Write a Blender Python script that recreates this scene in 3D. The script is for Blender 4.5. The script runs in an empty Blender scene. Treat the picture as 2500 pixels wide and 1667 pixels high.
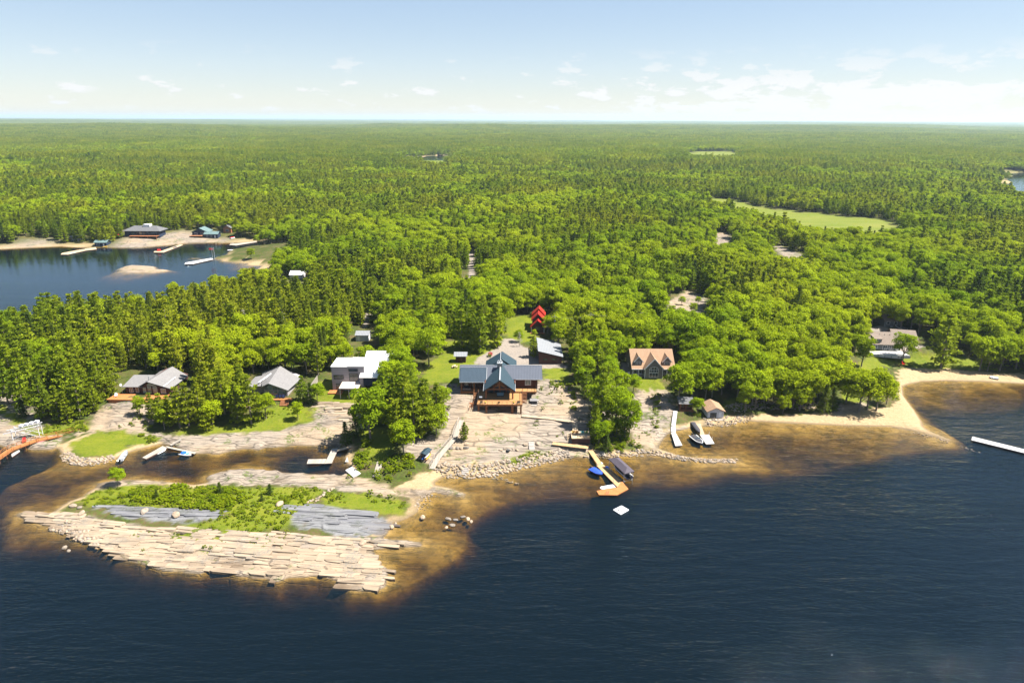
import bpy, bmesh, math, random
import numpy as np
from mathutils import Vector, Matrix
R = math.radians
random.seed(7); rng = np.random.default_rng(7)
scene = bpy.context.scene
COL = scene.collection
# ------------------------------------------------------------------ camera model
F_PX = 1667.0; CAM_H = 90.0; PITCH = math.atan((833.5-290.5)/F_PX); ROLL = 0.0044
_f = np.array([0, math.cos(PITCH), -math.sin(PITCH)])
_r0 = np.array([1.0, 0, 0]); _u0 = np.array([0, math.sin(PITCH), math.cos(PITCH)])
_r = _r0*math.cos(ROLL)+_u0*math.sin(ROLL); _u = _u0*math.cos(ROLL)-_r0*math.sin(ROLL)
CAM = np.array([0, 0, CAM_H])
def ray(px, py):
    return _f + _r*(px-1250.0)/F_PX - _u*(py-833.5)/F_PX
def P(px, py, z=0.0):
    d = ray(px, py); t = (z-CAM_H)/d[2]
    return CAM+d*t
def project(p):
    v = np.asarray(p)-CAM
    zc = v@_f
    return 1250+F_PX*(v@_r)/zc, 833.5-F_PX*(v@_u)/zc, zc
# ------------------------------------------------------------------ noise
def _h(ix, iy, s):
    n = (ix.astype(np.int64)*374761393 + iy.astype(np.int64)*668265263 + s*982451653) & 0xffffffff
    n = ((n ^ (n >> 13))*1274126177) & 0xffffffff
    return ((n ^ (n >> 16)) & 0xffff)/65535.0
def vnoise(x, y, s=0):
    ix = np.floor(x); iy = np.floor(y); fx = x-ix; fy = y-iy
    fx = fx*fx*(3-2*fx); fy = fy*fy*(3-2*fy)
    a = _h(ix, iy, s); b = _h(ix+1, iy, s); c = _h(ix, iy+1, s); d = _h(ix+1, iy+1, s)
    return a+(b-a)*fx+(c-a)*fy+(a-b-c+d)*fx*fy
def fbm(x, y, s=0, o=4):
    t = 0; a = 0.5; n = 0
    for i in range(o):
        t = t+a*vnoise(x, y, s+i*17); n += a; a *= 0.5; x = x*2.03+11.3; y = y*2.03+5.7
    return t/n
def sstep(a, b, x):
    t = np.clip((x-a)/(b-a), 0, 1); return t*t*(3-2*t)
# ------------------------------------------------------------------ shorelines traced on the water plane
SHORE = [(-900,1075),(-200,1080),(0,1086),(20,1096),(60,1093),(75,1099),(120,1098),(140,1094),(150,1108),(157,1122),(180,1130),(210,1133),
(245,1129),(280,1120),(297,1111),(312,1105),(332,1098),(360,1092),(388,1084),(420,1086),(450,1098),(478,1107),(510,1107),(533,1109),(557,1102),(585,1097),
(609,1095),(630,1099),(649,1092),(690,1090),(728,1087),(770,1088),(805,1087),(823,1084),(835,1092),(850,1100),(842,1116),(846,1130),(858,1140),(846,1152),
(835,1160),(804,1158),(750,1156),(702,1153),(660,1149),(620,1146),(590,1144),(565,1147),(535,1153),(512,1160),(506,1168),(512,1176),(490,1181),(470,1183),
(435,1178),(399,1175),(346,1171),(301,1171),(270,1174),(240,1180),(237,1188),(216,1201),(201,1213),(171,1222),(144,1240),(128,1251),(90,1252),
(48,1251),(41,1255),(51,1262),(90,1277),(117,1284),(129,1291),(165,1302),(189,1322),(240,1333),(262,1350),(293,1364),(333,1373),(396,1393),
(440,1396),(484,1401),(520,1390),(557,1398),(587,1408),(640,1412),(680,1421),(704,1410),(740,1408),(782,1405),(831,1422),(856,1442),(914,1444),(939,1432),
(946,1393),(918,1368),(915,1352),(905,1340),(954,1334),(1027,1332),(1028,1324),(985,1320),(929,1315),(945,1300),(956,1276),(985,1268),(1008,1256),(1018,1248),(1022,1230),
(1030,1219),(1042,1208),(1060,1200),(1095,1208),(1132,1213),(1136,1205),(1100,1192),(1062,1184),(1058,1178),(1069,1170),(1087,1160),(1120,1162),
(1150,1162),(1180,1159),(1225,1152),(1270,1140),(1330,1128),(1370,1119),(1400,1115),(1431,1118),(1455,1109),(1482,1114),(1542,1109),(1599,1107),
(1640,1116),(1668,1121),(1705,1125),(1740,1127),(1794,1126),(1797,1122),(1770,1120),(1710,1119),(1668,1115),(1620,1100),(1605,1095),(1614,1075),(1626,1060),
(1650,1051),(1668,1048),(1689,1042),(1725,1039),(1776,1037),(1800,1030),(1830,1027),(1890,1030),(1970,1034),(2050,1038),(2085,1039),(2175,1041),(2229,1050),
(2280,1064),(2316,1076),(2318,1073),(2268,1052),(2252,1041),(2250,1030),(2229,997),(2205,967),(2203,943),(2220,937),(2250,931),(2310,929),
(2400,931),(2500,937),(2700,944),(3300,960)]
BAY = [(-700,612),(0,609),(30,610),(81,603),(120,601),(186,603),(210,606),(261,604),(300,607),(354,606),(387,601),(450,595),(510,592),
(564,592),(640,590),(650,596),(600,604),(570,607),(555,616),(550,625),(522,630),(516,634),(555,639),(600,643),(640,650),(622,662),(610,676),(560,694),(520,706),(440,738),
(340,768),(200,792),(100,800),(0,806),(-700,830)]
POND = [(1020,388),(1040,381),(1080,380),(1100,386),(1080,397),(1040,396)]
POND2 = [(2470,440),(2490,424),(2560,420),(2620,450),(2560,475),(2490,470)]
ISLET = [(288,658),(303,650),(330,647),(375,649),(384,658),(424,663),(360,667),(300,666)]
REEF = [(452,629),(500,631),(502,633),(470,633)]
W2 = lambda pts: np.array([P(x, y)[:2] for x, y in pts])
shore = W2(SHORE)
lake = np.vstack([shore, [[6000, shore[-1,1]], [6000, -3000], [-6000, -3000], [-6000, shore[0,1]]]])
bay, pond, pond2, islet, reef = W2(BAY), W2(POND), W2(POND2), W2(ISLET), W2(REEF)
def inpoly(x, y, poly):
    c = np.zeros(x.shape, bool); n = len(poly)
    for i in range(n):
        x0, y0 = poly[i]; x1, y1 = poly[(i+1) % n]
        if y0 == y1: continue
        k = ((y0 > y) != (y1 > y)) & (x < (x1-x0)*(y-y0)/(y1-y0)+x0)
        c ^= k
    return c
def pdist(x, y, poly, closed=True):
    d = np.full(x.shape, 1e12); n = len(poly)
    for i in range(n if closed else n-1):
        ax, ay = poly[i]; bx, by = poly[(i+1) % n]; dx, dy = bx-ax, by-ay
        L = dx*dx+dy*dy+1e-12
        t = np.clip(((x-ax)*dx+(y-ay)*dy)/L, 0, 1)
        d = np.minimum(d, (x-ax-t*dx)**2+(y-ay-t*dy)**2)
    return np.sqrt(d)
def sdf(x, y):   # > 0 on land
    s = np.where(inpoly(x, y, lake), -1, 1)*pdist(x, y, shore, False)
    for w in (bay, pond, pond2):
        s = np.minimum(s, np.where(inpoly(x, y, w), -1, 1)*pdist(x, y, w))
    for l in (islet, reef):
        s = np.maximum(s, np.where(inpoly(x, y, l), 1, -1)*pdist(x, y, l))
    return s
# ------------------------------------------------------------------ terrain grid (one tensor grid, fine near, coarse far)
def axis(a, b, step, lo, hi, g=1.13, cap=1e9):
    v = list(np.arange(a, b+1e-6, step)); s = step; x = v[-1]
    while x < hi: s = min(s*g, cap); x += s; v.append(x)
    s = step; x = v[0]; w = []
    while x > lo: s = min(s*g, cap); x -= s; w.append(x)
    return np.array(w[::-1]+v)
def axis2(parts):
    v = [parts[0][0]]
    for a, b, s in parts:
        n = max(1, int(round((b-a)/s))); v += list(np.linspace(a, b, n+1)[1:])
    return np.array(v)
gx = axis(-175, 215, 0.65, -45000, 45000, 1.12)
gy = np.concatenate([axis(108, 262, 0.55, -2500, 420, 1.045)])
s = gy[-1]-gy[-2]; _l = [gy[-1]]
while _l[-1] < 60000: s *= 1.05; _l.append(_l[-1]+s)
gy = np.concatenate([gy, _l[1:]])
NX, NY = len(gx), len(gy)
X, Y = np.meshgrid(gx, gy)
SD = sdf(X.ravel()+0*1.0, Y.ravel()).reshape(X.shape)
wob = (fbm(X*0.35, Y*0.35, 5, 3)-0.5)*1.3
near = (np.abs(X) < 900) & (Y < 900)
SDw = SD+np.where(near, wob*np.clip(np.abs(SD)/2, 0.25, 1), 0)
# low features (world polygons): scale of the land's rise
def gauss(pts):   # [(px,py,radius,value)] -> weighted blend
    wsum = np.full(X.shape, 1e-9); vsum = np.zeros(X.shape)
    for px, py, r, v in pts:
        c = P(px, py); w = np.exp(-((X-c[0])**2+(Y-c[1])**2)/(r*r)); wsum += w; vsum += w*v
    k = np.clip(wsum, 0, 1)
    return vsum/wsum, k
lowv, lowk = gauss([(250,1230,14,.36),(420,1260,16,.36),(600,1260,16,.34),(760,1260,14,.34),(880,1240,14,.22),(960,1200,10,.25),(700,1180,9,.25),(560,1350,10,.36),(850,1360,12,.3),
    (250,1090,10,.5),(500,1080,10,.5),(650,1070,10,.5),(2150,1000,9,.35),(1900,1010,8,.35),(2250,900,10,.4),(2400,900,14,.4),(1720,1122,10,.3),(2280,1062,8,.3),(120,1085,9,.45)])
rise = 1+(lowv-1)*lowk
d = np.clip(SDw, 0, None)
land = (1.25*(1-np.exp(-d/2.2))+5.2*sstep(0, 48, d)+2.6*sstep(40, 160, d))*rise
dist = np.hypot(X, Y)
hill = (fbm(X/260, Y/260, 31, 3)-0.42)*sstep(60, 420, d)*14 + (fbm(X/1900, Y/1900, 77, 3)-0.42)*sstep(800, 6000, dist)*75
hill = np.where(np.abs(X) < 45000, hill, 0)
land = np.maximum(land+np.where(d > 30, np.maximum(hill, -5), 0), 0.05+0*land)
# lake bed
slv, slk = gauss([(1000,1250,16,.085),(1050,1340,12,.10),(955,1395,6,.2),(1150,1190,14,.10),(1300,1160,12,.10),(1430,1170,13,.10),(1620,1140,15,.09),(1880,1100,18,.08),(1650,1085,16,.06),(1800,1060,16,.065),(1950,1060,18,.07),(2100,1065,18,.07),
    (2300,970,22,.055),(2260,1060,14,.06),(2420,950,20,.055),(60,1300,11,.2),(60,1190,14,.12),(200,1170,14,.13),(330,1150,12,.2),(480,1140,10,.24),(650,1120,9,.22),(800,1110,8,.15),(560,1165,6,.10),
    (300,670,40,.05),(200,740,40,.05),(120,600,30,.06),(600,650,30,.05),(520,600,30,.06)])
slope = 1.15+(slv-1.15)*slk
w = np.clip(-SDw, 0, None)
bed = -(0.12*(1-np.exp(-w/0.4))+slope*w*(0.35+1.3*fbm(X*0.10, Y*0.13, 51, 4)))
bed = -9.5*(1-np.exp(bed/9.5))
Z = np.where(SDw > 0, land, bed)
Z0 = Z.copy()
def Zat(x, y, A=None):
    A = Z if A is None else A
    x = np.asarray(x, float); y = np.asarray(y, float)
    i = np.clip(np.searchsorted(gx, x)-1, 0, NX-2); j = np.clip(np.searchsorted(gy, y)-1, 0, NY-2)
    u = np.clip((x-gx[i])/(gx[i+1]-gx[i]), 0, 1); v = np.clip((y-gy[j])/(gy[j+1]-gy[j]), 0, 1)
    return A[j,i]*(1-u)*(1-v)+A[j,i+1]*u*(1-v)+A[j+1,i]*(1-u)*v+A[j+1,i+1]*u*v
_T = np.geomspace(90, 9000, 2600)
def Pg(px, py):   # pixel -> point on the ground (or on the water where the ground is below it)
    dr = ray(px, py); q = CAM[None]+dr[None]*_T[:,None]
    g = np.maximum(Zat(q[:,0], q[:,1]), 0)
    k = np.nonzero(q[:,2] < g)[0]
    if len(k) == 0: return P(px, py, 0)
    k = k[0]; a, b = _T[max(k-1, 0)], _T[k]
    for _ in range(25):
        m = (a+b)/2; q = CAM+dr*m
        if q[2] < max(float(Zat(q[0], q[1])), 0): b = m
        else: a = m
    return CAM+dr*b
# ------------------------------------------------------------------ ground regions (pixel outlines dropped onto the ground)
REG = {
'rock': [
 [(-150,955),(30,955),(70,985),(100,1030),(150,1050),(150,1075),(130,1102),(-150,1102)],
 [(235,1000),(290,975),(360,985),(400,1010),(345,1060),(215,1050)],
 [(150,1060),(215,1040),(340,1055),(440,1062),(560,1055),(680,1045),(765,1028),(800,1000),(860,985),(880,1010),(870,1040),(835,1060),(830,1095),(700,1098),(540,1116),(430,1108),(395,1080),(330,1062)],
 [(750,1005),(800,988),(880,985),(885,1050),(800,1050)],
 [(1068,960),(1085,935),(1150,940),(1290,950),(1330,922),(1370,925),(1395,950),(1440,985),(1440,1112),(1330,1128),(1190,1135),(1060,1135),(985,1105),(995,1075),(1075,1060),(1090,1010)],
 [(1560,945),(1600,928),(1630,960),(1655,1000),(1620,1050),(1605,1098),(1555,1085),(1520,1020),(1540,985)],
 [(1440,960),(1500,940),(1520,1000),(1470,1030),(1440,1020)],
 [(30,1245),(190,1258),(330,1285),(500,1297),(700,1308),(950,1308),(1040,1328),(960,1445),(700,1430),(480,1410),(180,1340)],
 [(230,1172),(350,1168),(405,1178),(330,1192),(235,1197)],
 [(500,1165),(560,1140),(700,1148),(850,1156),(960,1190),(1060,1190),(1145,1210),(1060,1210),(940,1218),(850,1198),(740,1188),(620,1184),(500,1184)],
 [(1622,738),(1680,710),(1724,722),(1716,764),(1650,764)], [(1745,568),(1790,573),(1775,603),(1735,592)], [(1860,588),(1900,598),(1975,630),(1940,645)],
 [(250,615),(300,588),(330,573),(420,568),(520,573),(565,588),(500,600),(450,600),(390,608),(350,612)], [(20,606),(35,586),(108,588),(110,606)], [(280,645),(430,645),(430,672),(280,672)], [(440,622),(510,622),(510,640),(440,640)],
 [(2040,985),(2110,985),(2110,1005),(2040,1010)], [(1610,1050),(1740,1035),(1740,1045),(1610,1090)]],
'slate': [[(730,1235),(800,1235),(965,1277),(950,1308),(840,1312),(760,1290),(690,1262)], [(230,1238),(330,1243),(470,1250),(550,1255),(530,1272),(400,1271),(300,1263)]],
'grass': [
 [(1030,930),(1040,895),(1080,865),(1170,848),(1195,870),(1165,893),(1140,935),(1050,935)], [(1235,775),(1300,768),(1315,830),(1262,838),(1235,818)], [(1090,832),(1235,828),(1190,868),(1080,870)],
 [(1322,898),(1378,896),(1388,932),(1330,926)], [(1520,921),(1612,925),(1622,948),(1580,955),(1530,938)], [(770,940),(800,925),(860,950),(885,960),(885,988),(800,988),(765,975)],
 [(600,1020),(640,1000),(700,985),(770,1000),(762,1028),(690,1047),(560,1058),(430,1060),(440,1040),(600,1040)],
 [(172,1082),(240,1050),(300,1053),(388,1072),(350,1087),(312,1090),(277,1112),(215,1116),(175,1102)],
 [(2085,895),(2140,858),(2200,868),(2330,868),(2430,880),(2385,905),(2280,900),(2190,888),(2120,910)], [(2050,955),(2080,935),(2105,978),(2060,985)], [(1765,975),(1810,968),(1855,985),(1812,1002),(1768,992)],
 [(880,1050),(950,1040),(962,1080),(935,1135),(895,1115)],
 [(235,1197),(330,1184),(480,1190),(620,1190),(740,1188),(785,1195),(765,1230),(722,1250),(685,1292),(560,1303),(470,1282),(560,1256),(470,1241),(330,1236),(210,1236),(195,1224)],
 [(440,1290),(520,1298),(545,1328),(430,1322)], [(790,1200),(880,1205),(960,1215),(1000,1232),(985,1262),(900,1245),(790,1230)],
 [(1245,1121),(1290,1103),(1342,1105),(1302,1122),(1250,1136)], [(0,985),(90,1050),(110,1040),(215,1030),(215,1050),(150,1058),(95,1066),(0,1010)]],
'meadow': [[(1660,472),(1781,487),(1866,508),(1967,518),(2175,538),(2195,575),(2111,600),(2040,592),(1950,572),(1850,542),(1750,510)], [(1650,373),(1805,369),(1815,381),(1680,386)], [(930,383),(1100,376),(1130,392),(1090,401),(1000,399)], [(2440,425),(2510,415),(2530,480),(2440,470)]],
'sand': [
 [(1072,1142),(1120,1117),(1230,1107),(1243,1130),(1215,1140),(1090,1152)], [(955,1192),(1040,1148),(1070,1150),(1105,1162),(1060,1188),(1022,1245),(998,1232),(995,1200)],
 [(308,1102),(340,1076),(390,1080),(340,1100)], [(128,1097),(200,1060),(235,1053),(218,1075),(160,1112)],
 [(1720,1040),(1770,1020),(1850,1010),(2050,1008),(2100,1000),(2190,985),(2198,930),(2185,900),(2280,893),(2350,903),(2530,913),(2530,945),(2260,940),(2230,955),(2265,1035),(2325,1080),(2200,1056),(1850,1040)],
 [(555,642),(600,633),(640,638),(680,655),(640,664)], [(0,600),(120,592),(210,596),(270,605),(200,612),(0,616)], [(1515,1000),(1550,995),(1562,1062),(1528,1045)], [(1610,1052),(1690,1040),(1690,1050),(1625,1065)]],
'gravel': [
 [(1160,888),(1163,872),(1213,851),(1228,828),(1252,826),(1278,845),(1312,856),(1385,893),(1385,899),(1300,899),(1190,895)], [(1512,932),(1518,885),(1545,878),(1548,925),(1530,938)], [(2122,802),(2150,793),(2217,830),(2262,850),(2200,872),(2145,832)],
 [(535,950),(600,928),(622,935),(572,968)], [(1133,612),(1157,612),(1163,640),(1156,682),(1144,682),(1145,645)], [(893,803),(908,770),(908,755),(896,755),(882,803)], [(1400,822),(1412,820),(1434,855),(1420,858)]],
}
RS = np.zeros((6, NY, NX)); KEYS = ['rock', 'slate', 'grass', 'meadow', 'sand', 'gravel']
nz1 = (fbm(X*0.6, Y*0.6, 91, 3)-0.5)
REGW = {}
for ki, k in enumerate(KEYS):
    for poly in REG[k]:
        w2 = np.array([Pg(px, py)[:2] for px, py in poly]); REGW.setdefault(k, []).append(w2)
        lo = w2.min(0)-4; hi = w2.max(0)+4
        i0, i1 = np.searchsorted(gx, lo[0]), np.searchsorted(gx, hi[0]); j0, j1 = np.searchsorted(gy, lo[1]), np.searchsorted(gy, hi[1])
        if i1 <= i0 or j1 <= j0: continue
        xs, ys = X[j0:j1, i0:i1], Y[j0:j1, i0:i1]
        sd = np.where(inpoly(xs, ys, w2), 1, -1)*pdist(xs, ys, w2)
        fe = 0.6 if k in ('gravel', 'sand') else 0.9
        m = sstep(-fe, fe, sd+nz1[j0:j1, i0:i1]*(2.0 if k in ('gravel',) else 4.5))
        RS[ki, j0:j1, i0:i1] = np.maximum(RS[ki, j0:j1, i0:i1], m)
# untouched shoreline is bare sand and rock
RS[4] = np.maximum(RS[4], np.where((SDw > -60) & (SDw < 3), 1-sstep(1.2, 2.6, np.clip(SDw, 0, 9)+nz1*2), 0)*(1-RS[0]))
clear = np.clip(RS[0]*0.9+RS[1]+RS[2]+RS[3]+RS[4]+RS[5], 0, 1)
# level ground under the buildings
PADS = [([(1120,930),(1125,895),(1325,895),(1325,940),(1275,950),(1120,950)], None), ([(1308,892),(1308,850),(1375,850),(1375,892)], None), ([(1105,888),(1105,870),(1145,870),(1145,888)], None),
 ([(1535,925),(1535,885),(1650,885),(1650,928)], None), ([(1715,1024),(1715,995),(1770,995),(1775,1024)], None), ([(805,962),(805,930),(905,930),(905,962)], None), ([(315,975),(315,935),(455,935),(455,975)], None),
 ([(640,975),(640,935),(720,935),(720,975)], None), ([(2120,860),(2130,820),(2280,820),(2270,860)], None), ([(1072,1142),(1120,1119),(1230,1109),(1240,1130),(1090,1150)], 1.75), ([(1295,815),(1295,780),(1330,780),(1330,815)], None)]
for poly, zv in PADS:
    w2 = np.array([Pg(px, py)[:2] for px, py in poly])
    lo = w2.min(0)-8; hi = w2.max(0)+8
    i0, i1 = np.searchsorted(gx, lo[0]), np.searchsorted(gx, hi[0]); j0, j1 = np.searchsorted(gy, lo[1]), np.searchsorted(gy, hi[1])
    xs, ys = X[j0:j1, i0:i1], Y[j0:j1, i0:i1]
    ins = inpoly(xs, ys, w2); sd = np.where(ins, 1, -1)*pdist(xs, ys, w2)
    zt = zv if zv is not None else np.median(Z[j0:j1, i0:i1][ins])
    m = sstep(-4 if zv is None else -1.5, 0.5, sd)*(SDw[j0:j1, i0:i1] > 0.5)
    Z[j0:j1, i0:i1] += (zt-Z[j0:j1, i0:i1])*m
# ledges in the bedrock
pad_free = np.where(np.abs(Z-Z0) < 0.02, 1, 0)
rk = np.clip(RS[0]+RS[1]*0.5, 0, 1)*(SDw > 0)*pad_free
q = 0.8; vv = Z/q+1.6*fbm(X*0.05, Y*0.16, 13, 3)+0.5*vnoise(X*0.25, Y*0.5, 3)
fr = vv-np.floor(vv)
ter = (np.floor(vv)+sstep(0.72, 1.0, fr)-vv+0.36)*q
Z = Z+rk*(ter*0.95+(fbm(X*0.9, Y*1.6, 23, 3)-0.5)*0.28)
Z = np.where((SDw > 0), np.maximum(Z, 0.05), Z)
Z += np.where((SDw > 1.5) & (clear < 0.3), (fbm(X*0.5, Y*0.5, 29, 2)-0.5)*0.3, 0)
Z += np.where((SDw < 0) & (SDw > -25), (fbm(X*0.7, Y*0.9, 37, 3)-0.5)*0.5*np.clip(-SDw/3, 0, 1), 0)
Z = np.where(SDw < -0.1, np.minimum(Z, -0.03), Z)

# ------------------------------------------------------------------ node helpers
def newmat(name):
    m = bpy.data.materials.new(name); m.use_nodes = True; m.node_tree.nodes.clear(); return m
class NT:
    def __init__(s, m): s.t = m.node_tree; s.m = m
    def n(s, typ, ins=None, **props):
        nd = s.t.nodes.new('ShaderNode'+typ)
        for k, v in props.items(): setattr(nd, k, v)
        for k, v in (ins or {}).items():
            so = nd.inputs[k]
            if hasattr(v, 'links') or hasattr(v, 'is_output'): s.t.links.new(v, so)
            elif isinstance(v, (tuple, list)) and len(v) == 3 and so.type == 'RGBA': so.default_value = (*v, 1)
            else: so.default_value = v
        return nd
    def mix(s, fac, a, b, blend='MIX'):
        nd = s.t.nodes.new('ShaderNodeMix'); nd.data_type = 'RGBA'; nd.blend_type = blend
        for so, v in ((nd.inputs[0], fac), (nd.inputs[6], a), (nd.inputs[7], b)):
            if hasattr(v, 'is_output'): s.t.links.new(v, so)
            elif isinstance(v, (tuple, list)): so.default_value = (*v[:3], 1)
            else: so.default_value = v
        return nd.outputs[2]
    def math(s, op, a, b=0.5, clamp=False):
        nd = s.t.nodes.new('ShaderNodeMath'); nd.operation = op; nd.use_clamp = clamp
        for so, v in ((nd.inputs[0], a), (nd.inputs[1], b)):
            if hasattr(v, 'is_output'): s.t.links.new(v, so)
            else: so.default_value = v
        return nd.outputs[0]
    def ramp(s, fac, stops):
        nd = s.t.nodes.new('ShaderNodeValToRGB'); s.t.links.new(fac, nd.inputs[0])
        el = nd.color_ramp.elements
        while len(el) < len(stops): el.new(0.5)
        for e, (p, c) in zip(el, stops): e.position = p; e.color = (*c, 1) if len(c) == 3 else c
        return nd.outputs[0]
    def map(s, fac, a, b, c=0.0, d=1.0):
        nd = s.n('MapRange', {0: fac, 1: a, 2: b, 3: c, 4: d}); return nd.outputs[0]
    def pos(s, scale=(1, 1, 1), rot=(0, 0, 0), obj=False):
        src = s.n('TexCoord').outputs['Object'] if obj else s.n('NewGeometry').outputs['Position']
        return s.n('Mapping', {'Vector': src, 'Scale': scale, 'Rotation': rot}).outputs[0]
    def noise(s, vec, scale, detail=4, rough=0.55, dist=0.0):
        return s.n('TexNoise', {'Vector': vec, 'Scale': scale, 'Detail': detail, 'Roughness': rough, 'Distortion': dist}).outputs[0]
    def voro(s, vec, scale, feature='F1', out=0):
        return s.n('TexVoronoi', {'Vector': vec, 'Scale': scale}, feature=feature).outputs[out]
    def out(s, surf, vol=None):
        o = s.n('OutputMaterial')
        if surf is not None: s.t.links.new(surf, o.inputs[0])
        if vol is not None: s.t.links.new(vol, o.inputs[1])
    def bsdf(s, col, rough=0.8, bump=None, metal=0.0, spec=0.3, strength=0.5, dist=0.1):
        ins = {'Base Color': col, 'Roughness': rough, 'Metallic': metal, 'Specular IOR Level': spec}
        if bump is not None: ins['Normal'] = s.n('Bump', {'Height': bump, 'Strength': strength, 'Distance': dist}).outputs[0]
        return s.n('BsdfPrincipled', ins).outputs[0]
# ------------------------------------------------------------------ ground material
def make_ground():
    t = NT(newmat('ground')); A = lambda n: t.n('Attribute', attribute_name=n).outputs
    a1 = t.n('SeparateColor', {0: A('reg1')[0]}).outputs; a2 = t.n('SeparateColor', {0: A('reg2')[0]}).outputs
    rock, slate, grass = a1[0], a1[1], a1[2]; meadow, sand, gravel = a2[0], a2[1], a2[2]
    p = t.pos(); ps = t.pos((0.06, 0.85, 1.6), (0, 0, R(7))); pc = t.pos((0.055, 0.24, 0.2), (0, 0, R(8)))
    n1 = t.noise(p, 0.16, 5, 0.6); n2 = t.noise(p, 1.3, 5, 0.65); n3 = t.noise(ps, 0.9, 6, 0.65, 0.4); nb = t.noise(p, 0.045, 3)
    # forest floor
    ff = t.mix(t.map(n1, 0.4, 0.62), (0.035, 0.045, 0.008), (0.09, 0.065, 0.03)); ff = t.mix(t.map(n2, 0.45, 0.7), ff, (0.055, 0.085, 0.008))
    pz = t.n('SeparateXYZ', {0: p}).outputs
    fard = t.map(t.n('VectorMath', {0: p}, operation='LENGTH').outputs[1], 1500, 5000)
    cano = t.mix(t.map(t.noise(t.pos((0.004, 0.0015, 0.01)), 2.0, 8, 0.7), 0.35, 0.65), (0.016, 0.032, 0.010), (0.045, 0.075, 0.012))
    ff = t.mix(fard, ff, cano)
    # bedrock
    ckm = t.map(n1, 0.38, 0.58, 0.2, 0.9); ck = t.math('SUBTRACT', 1.0, t.math('MULTIPLY', t.map(t.voro(pc, 1.0, 'DISTANCE_TO_EDGE'), 0.0, 0.03, 1, 0), ckm))
    ck2 = t.math('SUBTRACT', 1.0, t.math('MULTIPLY', t.map(t.voro(t.pos((0.11, 0.95, 0.8), (0, 0, R(5))), 0.8, 'DISTANCE_TO_EDGE'), 0.0, 0.06, 0.8, 0), t.map(nb, .40, .52, .35, 1)))
    rc = t.ramp(n3, [(0.28, (0.085, 0.067, 0.055)), (0.40, (0.195, 0.160, 0.128)), (0.55, (0.255, 0.210, 0.165)), (0.72, (0.20, 0.173, 0.147))])
    lich = t.math('MULTIPLY', t.map(n1, 0.52, 0.62), t.map(n2, 0.42, 0.55)); rc = t.mix(t.math('MULTIPLY', lich, 0.65), rc, (0.135, 0.13, 0.122))
    rc = t.mix(t.map(nb, 0.40, 0.52), t.mix(0.55, rc, (0.285, 0.205, 0.125)), rc)
    rc = t.mix(t.math('MULTIPLY', ck, ck2), (0.06, 0.05, 0.042), rc)
    sl = t.mix(t.math('MULTIPLY', ck, ck2), (0.03, 0.03, 0.032), t.mix(n3, (0.10, 0.105, 0.115), (0.21, 0.205, 0.205)))
    mossy = t.math('MULTIPLY', t.map(n1, 0.56, 0.62), t.map(n2, 0.45, 0.55)); rc = t.mix(t.math('MULTIPLY', mossy, 0.8), rc, (0.075, 0.10, 0.012))
    gr = t.mix(t.map(n1, 0.35, 0.65), (0.078, 0.108, 0.005), (0.125, 0.140, 0.008)); gr = t.mix(t.map(n2, 0.5, 0.75, 0, 0.6), gr, (0.17, 0.14, 0.035)); gr = t.mix(t.map(n2, 0.45, 0.3, 0, 0.6), gr, (0.050, 0.078, 0.004))
    md = t.mix(t.map(t.noise(t.pos((0.02, 0.07, 0.1)), 1.4, 5), 0.35, 0.65), (0.095, 0.125, 0.010), (0.14, 0.15, 0.024))
    sa = t.mix(t.map(n2, 0.3, 0.7), (0.255, 0.18, 0.095), (0.325, 0.245, 0.145)); sa = t.mix(t.map(n1, 0.6, 0.7, 0, 0.5), sa, (0.20, 0.15, 0.085))
    gv = t.mix(t.map(n2, 0.3, 0.7), (0.17, 0.142, 0.118), (0.24, 0.205, 0.175)); gv = t.mix(t.map(n1, 0.5, 0.7, 0, 0.6), gv, (0.15, 0.135, 0.12))
    c = t.mix(meadow, ff, md); c = t.mix(sand, c, sa); c = t.mix(rock, c, rc); c = t.mix(slate, c, sl); c = t.mix(grass, c, gr); c = t.mix(gravel, c, gv)
    # wet rock at the waterline, sandy to silty lake bed
    wet = t.math('MULTIPLY', t.map(pz[2], 0.05, 0.28, 1, 0), 0.62); c = t.mix(wet, c, (0.085, 0.06, 0.035))
    bedc = t.mix(t.map(n1, 0.42, 0.62), (0.34, 0.232, 0.088), (0.20, 0.132, 0.05)); bedc = t.mix(t.map(n3, 0.52, 0.62, 0, 0.5), bedc, (0.07, 0.048, 0.02)); bedc = t.mix(t.map(t.noise(p, 0.33, 5, 0.7), 0.5, 0.6, 0, 0.5), bedc, (0.06, 0.05, 0.02)); bedc = t.mix(t.map(pz[2], -2.0, -6.5), bedc, (0.05, 0.045, 0.035))
    c = t.mix(t.map(pz[2], 0.0, -0.12), c, bedc)
    h = t.math('ADD', t.math('MULTIPLY', t.math('MULTIPLY', ck, ck2), rock), t.math('ADD', t.math('MULTIPLY', n2, 0.8), n3))
    t.out(t.bsdf(c, 0.9, h, spec=0.15, strength=0.8, dist=0.3)); return t.m
M_ground = make_ground()
def attr_grid(me, name, arr, idx):
    a = me.color_attributes.new(name, 'FLOAT_COLOR', 'POINT'); buf = np.ones((len(idx), 4), np.float32)
    for k in range(3): buf[:, k] = arr[k].ravel()[idx]
    a.data.foreach_set('color', buf.ravel())
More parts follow.
